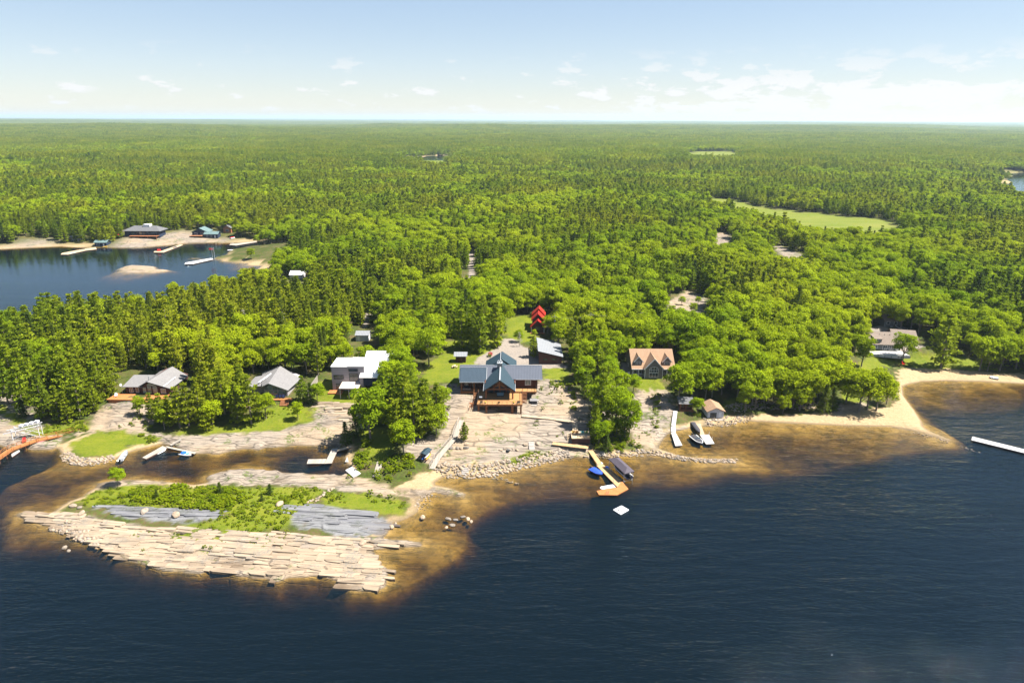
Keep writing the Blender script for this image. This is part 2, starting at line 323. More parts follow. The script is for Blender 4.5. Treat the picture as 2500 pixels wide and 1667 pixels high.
# split the one ground sheet into its named stretches (no seams: shared vertices and shared normals)
gxn = np.gradient(Z, gx, axis=1); gyn = np.gradient(Z, gy, axis=0)
NRM = np.dstack([-gxn, -gyn, np.ones_like(Z)]); NRM /= np.linalg.norm(NRM, axis=2, keepdims=True); NRM = NRM.reshape(-1, 3)
VERT = np.column_stack([X.ravel(), Y.ravel(), Z.ravel()])
ii = (np.arange(NY-1)[:, None]*NX+np.arange(NX-1)[None]).ravel()
QUAD = np.column_stack([ii, ii+1, ii+1+NX, ii+NX])
RQ = np.array([RS[k].ravel()[QUAD].mean(1) for k in range(6)]); zq = VERT[QUAD, 2].mean(1)
cls = np.zeros(len(QUAD), int)
for ki, cv in ((3, 4), (4, 3), (0, 1), (1, 1), (2, 2), (5, 5)): cls[RQ[ki] > 0.5] = cv
cls[zq < -0.05] = 6
GROUND = ['forest_floor', 'bedrock', 'lawn', 'beach', 'meadow', 'driveway', 'lake_bed']
GLABEL = ['shaded forest floor of brown litter and low green growth under the trees', 'bare cream and grey granite bedrock along the shore', 'yellow green grass between the houses and on the rocky island',
 'pale tan sand and stony shore along the waterline', 'open yellow green marsh meadow inside the forest', 'grey gravel driveways between the houses', 'amber sandy lake bed seen through the shallow water']
for k, name in enumerate(GROUND):
    qd = QUAD[cls == k]
    if len(qd) == 0: continue
    used, inv = np.unique(qd, return_inverse=True); inv = inv.reshape(-1, 4)
    me = bpy.data.meshes.new(name); me.vertices.add(len(used)); me.vertices.foreach_set('co', VERT[used].ravel().astype(np.float32))
    me.loops.add(inv.size); me.loops.foreach_set('vertex_index', inv.ravel().astype(np.int32))
    me.polygons.add(len(inv)); me.polygons.foreach_set('loop_start', np.arange(0, inv.size, 4, dtype=np.int32)); me.polygons.foreach_set('loop_total', np.full(len(inv), 4, np.int32))
    me.polygons.foreach_set('use_smooth', np.ones(len(inv), bool)); me.update(); me.validate()
    attr_grid(me, 'reg1', RS[0:3], used); attr_grid(me, 'reg2', RS[3:6], used)
    me.normals_split_custom_set_from_vertices([tuple(n) for n in NRM[used]])
    me.materials.append(M_ground); o = bpy.data.objects.new(name, me); COL.objects.link(o); o['kind'] = 'structure'; o['label'] = GLABEL[k]; o['category'] = 'ground'
# ------------------------------------------------------------------ water
def make_water():
    t = NT(newmat('lake_water'))
    w1 = t.noise(t.pos((0.22, 0.9, 1), (0, 0, R(-9))), 0.55, 3, 0.55, 0.6); w2 = t.noise(t.pos((0.5, 1.3, 1), (0, 0, R(14))), 1.5, 3, 0.6, 0.4); w3 = t.noise(t.pos((0.05, 0.3, 1), (0, 0, R(-4))), 0.35, 2)
    gust = t.map(t.noise(t.pos((0.008, 0.03, 1)), 1.0, 3), 0.35, 0.65, 0.55, 1.1)
    h = t.math('MULTIPLY', t.math('ADD', t.math('ADD', t.math('MULTIPLY', w1, 0.36), t.math('MULTIPLY', w2, 0.19)), t.math('MULTIPLY', w3, 0.24)), t.math('MULTIPLY', gust, t.map(t.n('SeparateXYZ', {0: t.pos()}).outputs[1], 230, 380, 1.0, 0.16)))
    b = t.n('Bump', {'Height': h, 'Strength': 1.0, 'Distance': 1.0}).outputs[0]
    fr = t.n('Fresnel', {'IOR': 1.33, 'Normal': b}).outputs[0]
    gl = t.n('BsdfGlossy', {'Color': (0.80, 0.93, 1.0), 'Roughness': 0.05, 'Normal': b}).outputs[0]
    tr = t.n('BsdfTransparent', {'Color': (0.97, 0.95, 0.92)}).outputs[0]
    body = t.n('BsdfDiffuse', {'Color': (0.020, 0.060, 0.092)}).outputs[0]; tr = t.n('MixShader', {0: 0.06, 1: tr, 2: body}).outputs[0]   # light scattered back by the water itself
    t.out(t.n('MixShader', {0: fr, 1: tr, 2: gl}).outputs[0], t.n('VolumeAbsorption', {'Color': (0.70, 0.64, 0.26), 'Density': 1.5}).outputs[0]); return t.m
def box_mesh(name, lo, hi):
    x0, y0, z0 = lo; x1, y1, z1 = hi
    v = [(x0,y0,z0),(x1,y0,z0),(x1,y1,z0),(x0,y1,z0),(x0,y0,z1),(x1,y0,z1),(x1,y1,z1),(x0,y1,z1)]
    f = [(0,3,2,1),(4,5,6,7),(0,1,5,4),(1,2,6,5),(2,3,7,6),(3,0,4,7)]
    me = bpy.data.meshes.new(name); me.from_pydata(v, [], f); me.update(); return me
wm = box_mesh('lake_water', (-6000, -2400, -12), (6000, 6000, 0)); wm.materials.append(make_water())
o = bpy.data.objects.new('lake_water', wm); COL.objects.link(o); o['kind'] = 'structure'; o['label'] = 'dark rippled lake water with amber shallows along the shore'; o['category'] = 'water'
# ------------------------------------------------------------------ sky, sun, haze
SUN_EL, SUN_AZ = 58.0, 90.0      # azimuth clockwise from +Y (the way the camera looks)
EXPO = 1.68
world = bpy.data.worlds.new('World'); scene.world = world; world.use_nodes = True
class WT(NT):
    def __init__(s): s.t = world.node_tree
t = WT(); t.t.nodes.clear()
sky = t.n('TexSky'); sky.sky_type = 'NISHITA'; sky.sun_disc = False; sky.sun_elevation = R(SUN_EL); sky.sun_rotation = R(SUN_AZ); sky.air_density = 1.0; sky.dust_density = 0.1; sky.ozone_density = 1.3; sky.altitude = 100
dv = t.n('NewGeometry').outputs['Incoming']
sx = t.n('SeparateXYZ', {0: t.n('VectorMath', {0: dv, 1: (-1, -1, -1)}, operation='MULTIPLY').outputs[0]}).outputs
az = t.math('ARCTAN2', sx[0], sx[1]); el = t.math('ARCSINE', sx[2])
cv = t.n('CombineXYZ', {0: az, 1: t.math('MULTIPLY', el, 2.6), 2: 0.0}).outputs[0]
cn = t.noise(cv, 19.0, 7, 0.62); big = t.noise(cv, 4.0, 2)
hump = t.math('MULTIPLY', t.map(el, R(0.1), R(0.8)), t.map(el, R(5.2), R(2.3)))
right = t.map(az, R(-8), R(22), -0.06, 0.045)
cov = t.math('ADD', t.math('ADD', cn, t.math('MULTIPLY', t.math('SUBTRACT', big, 0.5), 0.25)), t.math('ADD', right, t.math('MULTIPLY', t.map(el, R(3.6), R(1.6), 0, 0.058), t.map(az, R(-8), R(10), 0, 1))))
cl = t.math('MULTIPLY', t.map(cov, 0.535, 0.595), hump, True)
cm = t.mix(t.math('MULTIPLY', cl, 0.95), t.mix(1.0, t.n('HueSaturation', {'Saturation': 1.30, 'Color': t.n('Gamma', {0: sky.outputs[0], 1: 0.55}).outputs[0]}).outputs[0], (0.865, 0.87, 0.935), 'MULTIPLY'), (2.85, 2.85, 2.87))
bg = t.n('Background', {0: cm, 1: 0.107}); wo = t.n('OutputWorld'); t.t.links.new(bg.outputs[0], wo.inputs[0])
sl = bpy.data.lights.new('sun', 'SUN'); sl.energy = 5.0; sl.angle = R(0.5); sl.color = (1.0, 0.95, 0.86)
so = bpy.data.objects.new('sun', sl); COL.objects.link(so)
sd_ = Vector((math.sin(R(SUN_AZ))*math.cos(R(SUN_EL)), math.cos(R(SUN_AZ))*math.cos(R(SUN_EL)), math.sin(R(SUN_EL))))
so.rotation_euler = sd_.to_track_quat('Z', 'Y').to_euler()
HAZE = True
if HAZE:
    hm = box_mesh('haze', (gx[0]-100, gy[0]-100, Z.min()-14), (gx[-1]+100, gy[-1]+100, 170)); t = NT(newmat('haze'))
    t.out(None, t.n('VolumePrincipled', {'Color': (0.66, 0.83, 0.97), 'Density': 5.2e-5, 'Anisotropy': 0.2}).outputs[0]); hm.materials.append(t.m)
    o = bpy.data.objects.new('haze', hm); COL.objects.link(o); o['kind'] = 'stuff'; o['label'] = 'thin bluish air haze over the far forest'; o['category'] = 'haze'
# ------------------------------------------------------------------ camera and view
cam = bpy.data.cameras.new('camera'); co = bpy.data.objects.new('camera', cam); COL.objects.link(co); scene.camera = co
cam.sensor_width = 36; cam.lens = 36*F_PX/2500; cam.clip_start = 1; cam.clip_end = 150000
co.matrix_world = Matrix(((_r[0], _u[0], -_f[0], 0), (_r[1], _u[1], -_f[1], 0), (_r[2], _u[2], -_f[2], CAM_H), (0, 0, 0, 1)))
vs = scene.view_settings; vs.view_transform = 'Standard'; vs.look = 'None'; vs.exposure = EXPO; vs.gamma = 1; vs.use_curve_mapping = False
scene.render.engine = 'CYCLES'; cy = scene.cycles
cy.use_denoising = True; cy.max_bounces = 8; cy.diffuse_bounces = 5; cy.glossy_bounces = 3; cy.transmission_bounces = 3; cy.transparent_max_bounces = 8; cy.volume_bounces = 0; cy.caustics_reflective = False; cy.caustics_refractive = False
# ================================================================== vegetation
def mesh_np(name, V, Q, mats, midx=None, smooth=True, attrs=None):
    """V (n,3); Q (m,4) quads"""
    me = bpy.data.meshes.new(name); V = np.asarray(V, np.float32); Q = np.asarray(Q, np.int32)
    me.vertices.add(len(V)); me.vertices.foreach_set('co', V.ravel())
    me.loops.add(Q.size); me.loops.foreach_set('vertex_index', Q.ravel())
    me.polygons.add(len(Q)); me.polygons.foreach_set('loop_start', np.arange(0, Q.size, 4, dtype=np.int32)); me.polygons.foreach_set('loop_total', np.full(len(Q), 4, np.int32))
    for m in mats: me.materials.append(m)
    if midx is not None: me.polygons.foreach_set('material_index', np.asarray(midx, np.int32))
    if smooth: me.polygons.foreach_set('use_smooth', np.ones(len(Q), bool))
    for k, a in (attrs or {}).items():
        at = me.attributes.new(k, 'FLOAT', 'POINT'); at.data.foreach_set('value', np.asarray(a, np.float32))
    me.update(); return me
def unit(v): return v/(np.linalg.norm(v, axis=-1, keepdims=True)+1e-9)
def tube(pts, rad, k=6):
    pts = np.asarray(pts, float); V = []; Q = []
    for i, p in enumerate(pts):
        a = pts[min(i+1, len(pts)-1)]-pts[max(i-1, 0)]; a = unit(a)
        u = unit(np.cross(a, [0.3, 0.9, 0.1] if abs(a[2]) > 0.8 else [0, 0, 1])); w = np.cross(a, u)
        for j in range(k):
            th = 2*math.pi*j/k; V.append(p+rad[i]*(math.cos(th)*u+math.sin(th)*w))
    for i in range(len(pts)-1):
        for j in range(k): Q.append((i*k+j, i*k+(j+1) % k, (i+1)*k+(j+1) % k, (i+1)*k+j))
    return np.array(V), np.array(Q)
def join(parts):
    V = []; Q = []; n = 0
    for v, q in parts: V.append(v); Q.append(np.asarray(q)+n); n += len(v)
    return np.vstack(V), np.vstack(Q)
def leaves(c, nrm, size, g, asp=0.62):
    """rhombic leaf sprays: centre, facing, size"""
    n = len(c); t = unit(np.cross(nrm, unit(g.normal(size=(n, 3))))); b = np.cross(nrm, t)
    s = size[:, None]; cup = nrm*s*0.18
    V = np.stack([c+t*s, c+b*s*asp+cup, c-t*s, c-b*s*asp+cup], 1).reshape(-1, 3)
    return V, np.arange(4*n).reshape(-1, 4)
def blades(c, d, ln, wd, g):
    n = len(c); s = unit(np.cross(d, unit(g.normal(size=(n, 3))))); L = ln[:, None]; W = wd[:, None]
    V = np.stack([c, c+d*L*0.45+s*W, c+d*L, c+d*L*0.45-s*W], 1).reshape(-1, 3)
    return V, np.arange(4*n).reshape(-1, 4)
def leaf_mat(name, dark, light, alt, tint=0.5, trans=0.45):
    t = NT(newmat(name)); oi = t.n('ObjectInfo').outputs; lv = t.n('Attribute', attribute_name='lv').outputs[2]
    c = t.mix(oi['Random'], dark, light)
    loc = t.n('VectorMath', {0: oi['Location'], 1: (0.011, 0.011, 0.011)}, operation='MULTIPLY').outputs[0]
    c = t.mix(t.map(t.noise(loc, 1.0, 3), 0.42, 0.64, 0, 0.8), c, alt)
    v = t.map(lv, 0, 1, 0.62, 1.35); c = t.n('VectorMath', {0: c, 1: v}, operation='SCALE')
    t.t.links.new(v, c.inputs['Scale']); c = c.outputs[0]
    di = t.n('BsdfDiffuse', {'Color': c}).outputs[0]; tr = t.n('BsdfTranslucent', {'Color': t.mix(0.35, c, (0.22, 0.31, 0.010))}).outputs[0]
    t.out(t.n('MixShader', {0: trans, 1: di, 2: tr}).outputs[0]); return t.m
def bark_mat(name, a, b):
    t = NT(newmat(name)); n = t.noise(t.pos((6, 6, 1.2), obj=True), 1.0, 4); t.out(t.bsdf(t.mix(n, a, b), 0.95, n, strength=0.4)); return t.m
M_broad = leaf_mat('broadleaf_foliage', (0.145, 0.225, 0.008), (0.265, 0.345, 0.010), (0.320, 0.360, 0.011))
M_pine = leaf_mat('pine_foliage', (0.115, 0.180, 0.014), (0.250, 0.310, 0.016), (0.330, 0.335, 0.020), trans=0.45)
M_spruce = leaf_mat('spruce_foliage', (0.040, 0.072, 0.016), (0.090, 0.125, 0.016), (0.12, 0.145, 0.018), trans=0.3)
M_shrub = leaf_mat('shrub_foliage', (0.135, 0.200, 0.008), (0.240, 0.285, 0.010), (0.190, 0.245, 0.009))
M_bark = bark_mat('grey_brown_bark', (0.10, 0.08, 0.06), (0.22, 0.19, 0.16)); M_dead = bark_mat('bleached_dead_wood', (0.22, 0.20, 0.18), (0.36, 0.33, 0.30))
def broad_crown(seed, n, ls, H=10.0, base=0.30, wid=0.36, nl=13):
    g = np.random.default_rng(seed); V = []; L = []; lobes = []
    for i in range(nl):
        f = (i+0.5)/nl; th = i*2.399+g.uniform(-.4, .4); zz = base+(1-base)*(0.16+0.74*f**0.85)
        rr = wid*H*math.sqrt(max(0.02, 1-((zz-(base+(1-base)*0.38))/(0.66*(1-base)))**2))*g.uniform(0.45, 0.80)
        lobes.append((np.array([math.cos(th)*rr, math.sin(th)*rr, zz*H]), H*g.uniform(0.115, 0.175)))
    k = n//nl; C = []; N = []; LV = []
    for c, r in lobes:
        dr = unit(g.normal(size=(k, 3))); dr[:, 2] = np.where(dr[:, 2] < -0.25, -dr[:, 2]*0.6, dr[:, 2])
        rad = r*(0.62+0.42*g.random(k)**0.6)*(1+0.22*np.sin(dr[:, 0]*7+seed)*np.cos(dr[:, 1]*6+c[2]))
        C.append(c+dr*rad[:, None]*np.array([1.12, 1.12, 0.82])); N.append(unit(dr+np.array([0, 0, 0.35])+g.normal(size=(k, 3))*0.55)); LV.append(np.clip(g.random(k)*0.65+g.random()*0.35, 0, 1))
    C = np.vstack(C); N = np.vstack(N); LV = np.concatenate(LV)
    V, Q = leaves(C, N, ls*g.uniform(0.6, 1.25, len(C)), g)
    return V, Q, np.repeat(LV, 4), lobes
def broad_wood(seed, lobes, H=10.0, k=6):
    g = np.random.default_rng(seed+50); top = H*0.62
    pts = [(0, 0, -0.5), (0.05, 0, H*0.12), (g.uniform(-.2, .2), g.uniform(-.2, .2), H*0.34), (g.uniform(-.3, .3), g.uniform(-.3, .3), top)]
    parts = [tube(pts, [0.26, 0.20, 0.15, 0.05], k)]
    for c, r in lobes[::2]:
        z0 = H*g.uniform(0.22, 0.42); parts.append(tube([(0, 0, z0), (c[0]*0.5, c[1]*0.5, (z0+c[2])*0.52), tuple(c)], [0.10, 0.065, 0.02], 4))
    return join(parts)
def pine_crown(seed, H=12.0, per=9, bl=0.62, start=0.22, wid=0.25, whorls=13, kind='pine'):
    g = np.random.default_rng(seed); C = []; D = []; LV = []; LN = []; limbs = []
    for wi in range(whorls):
        f = wi/(whorls-1); z = H*(start+(1-start)*(f**0.92)*0.97)
        prof = (1-f)**0.72 if kind != 'pine' else (math.sin(math.pi*min(1, 0.30+f*0.74))**0.8)*(1.0 if f < .75 else .85)
        nb = (6 if per > 5 else 5) if kind == 'pine' else 6
        for b in range(nb):
            th = wi*1.1+b*2*math.pi/nb+g.uniform(-.35, .35); L = max(0.35, H*wid*prof*g.uniform(0.55, 1.12))
            up = 0.10+0.28*f if kind == 'pine' else -0.18+0.2*f
            dr = np.array([math.cos(th), math.sin(th), up]); p0 = np.array([0, 0, z]); limbs.append((p0, p0+dr*L))
            nt = max(3, int(L/0.32)); lvb = g.random()*0.5
            for s in np.linspace(0.28 if L > 1 else 0.1, 1.0, nt):
                side = np.array([-dr[1], dr[0], 0])*g.normal()*0.22*L*(0.4+s*0.6)
                c = p0+dr*L*s+side+np.array([0, 0, g.normal()*0.06+0.05])
                m = per
                C.append(np.repeat(c[None], m, 0)+g.normal(size=(m, 3))*0.07)
                D.append(unit(dr*0.7+np.array([0, 0, 0.30 if kind == 'pine' else 0.05])+unit(g.normal(size=(m, 3)))*0.95)); LV.append(np.clip(lvb+g.random(m)*0.5, 0, 1)); LN.append(bl*g.uniform(0.65, 1.2, m))
    # leader tuft
    m = per*3; C.append(np.repeat(np.array([[0, 0, H*0.95]]), m, 0)); D.append(unit(np.array([0, 0, 1.2])+unit(g.normal(size=(m, 3)))*0.8)); LV.append(g.random(m)); LN.append(np.full(m, bl))
    C = np.vstack(C); D = np.vstack(D); LV = np.concatenate(LV); LN = np.concatenate(LN)
    V, Q = blades(C, D, LN, LN*0.27, g); return V, Q, np.repeat(LV, 4), limbs
def pine_wood(limbs, H=12.0, k=6):
    parts = [tube([(0, 0, -0.5), (0, 0, H*0.3), (0.04, 0.03, H*0.7), (0, 0, H*0.97)], [0.24, 0.18, 0.10, 0.02], k)]
    for a, b in limbs[::2]: parts.append(tube([a, (a+b)/2+np.array([0, 0, -0.05]), b], [0.05, 0.035, 0.012], 3))
    return join(parts)
PROTO = {}
def add_proto(key, crown, wood, ml, mw):
    V, Q, lv = crown[:3]; cm_ = mesh_np(key+'_crown', V, Q, [ml], attrs={'lv': lv})
    tm_ = mesh_np(key+'_trunk', wood[0], wood[1], [mw]); n = len(V)
    jm = mesh_np(key, np.vstack([V, wood[0]]), np.vstack([Q, wood[1]+n]), [ml, mw], np.r_[np.zeros(len(Q)), np.ones(len(wood[1]))], attrs={'lv': np.r_[lv, np.full(len(wood[0]), .5)]})
    PROTO[key] = (cm_, tm_, jm)
NB, NP_ = 6, 6
for i in range(NB):
    c = broad_crown(100+i, 3900, 0.25, wid=(0.36, 0.30, 0.40, 0.33, 0.27, 0.38)[i], base=(0.26, 0.30, 0.24, 0.34, 0.22, 0.30)[i], nl=(15, 12, 17, 13, 11, 16)[i])
    add_proto('broad%d' % i, c, broad_wood(i, c[3]), M_broad, M_bark)
    c2 = broad_crown(100+i, 620, 0.60, wid=(0.36, 0.30, 0.40, 0.33, 0.27, 0.38)[i], base=0.22, nl=(15, 12, 17, 13, 11, 16)[i])
    add_proto('broadmid%d' % i, c2, broad_wood(i, c2[3], k=4), M_broad, M_bark)
    c = pine_crown(200+i, per=9, wid=(0.19, 0.22, 0.165, 0.20, 0.235, 0.175)[i], start=(0.08, 0.14, 0.06, 0.20, 0.1, 0.05)[i], whorls=(8, 7, 9, 7, 8, 9)[i], bl=.72)
    add_proto('pine%d' % i, c, pine_wood(c[3]), M_pine, M_bark)
    c2 = pine_crown(200+i, per=4, bl=1.15, wid=(0.30, 0.35, 0.27, 0.33, 0.37, 0.28)[i], start=(0.16, 0.24, 0.14, 0.30, 0.2, 0.1)[i], whorls=8)
    add_proto('pinemid%d' % i, (c2[0], c2[1], c2[2]), pine_wood(c2[3][::3], k=4), M_pine, M_bark)
for i in range(3):
    c = pine_crown(300+i, per=7, bl=0.45, start=0.05, wid=(0.19, 0.16, 0.24)[i], whorls=16, kind='spruce'); add_proto('spruce%d' % i, c, pine_wood(c[3]), M_spruce, M_bark)
    c = pine_crown(300+i, per=3, bl=0.9, start=0.05, wid=0.19, whorls=9, kind='spruce'); add_proto('sprucemid%d' % i, c, pine_wood(c[3][::3], k=4), M_spruce, M_bark)
for i in range(4):   # low bushes, 1 m high at scale 1
    c = broad_crown(400+i, 520, 0.085, H=1.0, base=-0.12, wid=0.62, nl=8); w = join([tube([(0, 0, -.1), (x*.2, y*.2, .3), (x*.35, y*.35, .6)], [0.025, 0.02, 0.01], 4) for x, y in ((1, 0), (-.6, .7), (-.3, -.9))]); add_proto('bush%d' % i, c, w, M_shrub, M_bark)
# dead standing tree
gd = np.random.default_rng(5); dp = [tube([(0, 0, -.4), (0, 0, 4), (.1, 0, 8), (0, .1, 10)], [.2, .16, .08, .02], 6)]
for i in range(46):
    z = 2.5+gd.random()*7; th = gd.random()*6.28; L = (11-z)*0.35*gd.uniform(.6, 1.2); e = np.array([math.cos(th)*L, math.sin(th)*L, z+L*.35]); dp.append(tube([(0, 0, z), e*[.5, .5, 1]-[0, 0, L*.1], e], [.06, .04, .012], 3))
    for q_ in range(3): m_ = np.array([0, 0, z])+(e-[0, 0, z])*gd.uniform(.4, .9); dp.append(tube([m_, m_+gd.normal(size=3)*.45+[0, 0, .3]], [.03, .01], 3))
dw = join(dp); DEAD = mesh_np('dead_tree', dw[0], dw[1], [M_dead])
# far forest patches, ~28 m across
def patch(seed, kind):
    g = np.random.default_rng(seed); VV = []; QQ = []; LL = []; MI = []; n = 0
    for i in range(26):
        x, y = g.uniform(-15, 15, 2); isp = g.random() < kind; s = g.uniform(0.75, 1.3)
        if isp:
            V, Q, lv, _ = pine_crown(seed*40+i, H=11.5*s, per=2, bl=1.7, start=0.15, wid=0.29, whorls=5)
        else: V, Q, lv, _ = broad_crown(seed*40+i, 80, 1.25, H=8.8*s, base=0.15, wid=0.42, nl=8)
        VV.append(V+np.array([x, y, 0])); QQ.append(Q+n); LL.append(np.clip(lv*0.6+g.random()*0.4, 0, 1)); MI.append(np.full(len(Q), 0 if isp else 1)); n += len(V)
    return mesh_np('forest_patch', np.vstack(VV), np.vstack(QQ), [M_pine, M_broad], np.concatenate(MI), attrs={'lv': np.concatenate(LL)})
PATCH = [patch(i, k) for i, k in ((1, .7), (2, .6), (3, .5), (4, .3), (5, .65), (6, .1))]
protocol = {}
def proto_collection(name, meshes):
    c = bpy.data.collections.new(name)
    for i, m in enumerate(meshes): c.objects.link(bpy.data.objects.new('%s_%03d' % (name, i), m))
    return c
def scatter_object(name, meshes, pts, rot, scl, idx):
    me = bpy.data.meshes.new(name); me.vertices.add(len(pts)); me.vertices.foreach_set('co', np.asarray(pts, np.float32).ravel())
    for k, ty, a in (('rot', 'FLOAT', rot), ('idx', 'INT', idx)): at = me.attributes.new(k, ty, 'POINT'); at.data.foreach_set('value', np.asarray(a, np.float32 if ty == 'FLOAT' else np.int32))
    at = me.attributes.new('scl', 'FLOAT_VECTOR', 'POINT'); at.data.foreach_set('vector', np.asarray(scl, np.float32).ravel()); me.update()
    o = bpy.data.objects.new(name, me); COL.objects.link(o)
    ng = bpy.data.node_groups.new(name, 'GeometryNodeTree'); ng.interface.new_socket('Geometry', in_out='INPUT', socket_type='NodeSocketGeometry'); ng.interface.new_socket('Geometry', in_out='OUTPUT', socket_type='NodeSocketGeometry')
    N = ng.nodes.new; L = ng.links.new; gi = N('NodeGroupInput'); go = N('NodeGroupOutput'); ci = N('GeometryNodeCollectionInfo'); ip = N('GeometryNodeInstanceOnPoints')
    ci.inputs['Collection'].default_value = proto_collection(name+'_kinds', meshes); ci.inputs['Separate Children'].default_value = True; ci.inputs['Reset Children'].default_value = True
    def at(k, ty): a = N('GeometryNodeInputNamedAttribute'); a.data_type = ty; a.inputs[0].default_value = k; return a.outputs[0]
    cx = N('ShaderNodeCombineXYZ'); L(at('rot', 'FLOAT'), cx.inputs[2]); ip.inputs['Pick Instance'].default_value = True
    L(gi.outputs[0], ip.inputs['Points']); L(ci.outputs[0], ip.inputs['Instance']); L(at('idx', 'INT'), ip.inputs['Instance Index']); L(cx.outputs[0], ip.inputs['Rotation']); L(at('scl', 'FLOAT_VECTOR'), ip.inputs['Scale']); L(ip.outputs[0], go.inputs[0])
    md = o.modifiers.new('scatter', 'NODES'); md.node_group = ng; o['kind'] = 'stuff'; return o
# ------------------------------------------------------------------ where the trees stand
KEEP = [(1112,860,1330,1012),(1308,828,1374,892),(1104,856,1144,888),(1293,752,1332,806),(1185,832,1312,890),(1030,880,1180,925),(1243,785,1300,838),(1538,848,1642,926),(1712,975,1774,1022),(1655,970,1694,1004),
 (808,880,905,968),(316,905,458,972),(630,900,722,978),(2128,775,2275,858),(2085,862,2340,905),(866,812,900,832),(1135,618,1157,676),(893,768,906,800),(1640,722,1712,755),(1745,481,1800,488),(1800,491,1870,504),(1870,506,1960,520),(1960,520,2172,550),(1680,373,1800,380),
 (0,606,620,650),(0,650,580,672),(0,672,510,690),(0,690,405,714),(0,714,85,748),(312,546,398,582),(470,546,562,582),(222,582,264,604),(1033,382,1087,395),(1512,880,1545,930),(2478,428,2500,468),(705,660,735,676),(1752,580,1782,595),(1895,604,1955,626),(560,630,660,656),(500,595,600,600),
 (130,590,700,604)]
BLD = 14   # the first boxes that hold a building reach back to its rear wall
KP = [(k, Pg((k[0]+k[2])/2, k[3])[1]+(16 if (k[2]-k[0] > 20 and k[3]-k[1] > 18 and k[0] > 225 and k[1] > 540) else 0)) for k in KEEP]
HAND = []   # kind, base pixel, height (m), width factor
for k, pts in {'P': [(60,1008,15),(108,1018,14),(146,1026,11),(197,1016,16),(232,1004,10),(20,985,14),(85,985,15),(170,984,16),(242,982,13),(130,972,15),(372,1022,8),(395,1032,9),(416,1040,10),(440,1044,13),(462,1040,14),(505,1050,10),
   (580,1030,12.5),(614,1034,16),(740,985,9),(936,1008,14),(962,1038,16),(990,1058,18),(1012,1074,16),(1040,1058,14),(1000,1030,17),(1035,1022,12),(970,1082,13),(922,1022,12),
   (1156,850,17),(1172,859,18),(1211,847,17),(1128,852,15),(1302,872,8),(2296,898,20),(1340,1000,0),(130,790,17),(150,800,15),(110,805,14),(225,800,11),(250,795,12),(1414,905,10),(1134,1074,5.6)],
   'B': [(1337,814,7.5),(1304,824,3.5),(1664,744,4),(1692,764,5),(1640,772,5),(1704,742,3.5),(402,1048,7),(342,1012,6),(650,1022,8),(728,1024,6),(775,985,7),(905,1076,16),(1065,1062,10),(985,1108,10),(1432,928,8),(1484,940,8.5),(1472,985,10),(1514,972,9),(1462,1010,10),(1494,1032,8.5),(1545,962,7),(1462,1086,7.5),(1484,1076,6.5),(1504,1062,5.5),(1416,925,8.5),(1412,893,9),(1432,892,10),
   (1655,985,13),(1690,972,13),(1722,975,12),(1703,1008,5),(1692,1003,4),(1047,895,15),(2103,895,12),(2202,887,11.5),(2097,1003,14),(2139,1003,14),(2116,1000,13),(2064,985,12),(289,1184,4.6),(1265,835,5),(520,1045,9),(2390,905,13),(2440,905,13),(2480,900,12),(1836,988,12),(1908,994,13),(1936,994,11),(1958,992,12),(1865,985,12),(1985,990,12),(1800,972,12)],
   'S': [(57,1018,6),(845,1086,7),(870,1060,9),(538,1206,3.4),(660,1206,3),(640,1222,2.2),(384,1216,2.4),(2010,1006,10),(2030,1000,8),(1480,1100,5),(760,985,7)]}.items():
    for x, y, h in pts:
        if h: HAND.append((k, x, y, h))
cand = []   # x, y, z, height, widthfactor, kind(0 broad,1 pine,2 spruce)
for k, px, py, h in HAND:
    q_ = Pg(px, py); cand.append((q_[0], q_[1], float(Zat(q_[0], q_[1])), h*random.uniform(.95, 1.05), (1.9 if k == 'S' and h < 6.5 else 1.3 if k == 'S' else random.uniform(.92, 1.15)), {'B': 0, 'P': 1, 'S': 2}[k]))
nhand = len(cand); HX = np.array([c[:2] for c in cand])
def field(y0, y1, cell, jit, seed):
    g = np.random.default_rng(seed); hw = lambda y: 0.80*y+45
    ys = np.arange(y0, y1, cell); xs = np.arange(-hw(y1), hw(y1), cell); GX, GY = np.meshgrid(xs, ys); GX = GX+g.uniform(-jit, jit, GX.shape)*cell; GY = GY+g.uniform(-jit, jit, GY.shape)*cell
    m = np.abs(GX) < hw(GY); return GX[m], GY[m], g
def usable(x, y):
    ok = (Zat(x, y, SDw) > 3.0) & (Zat(x, y, clear) < 0.30); return ok
TREES = []
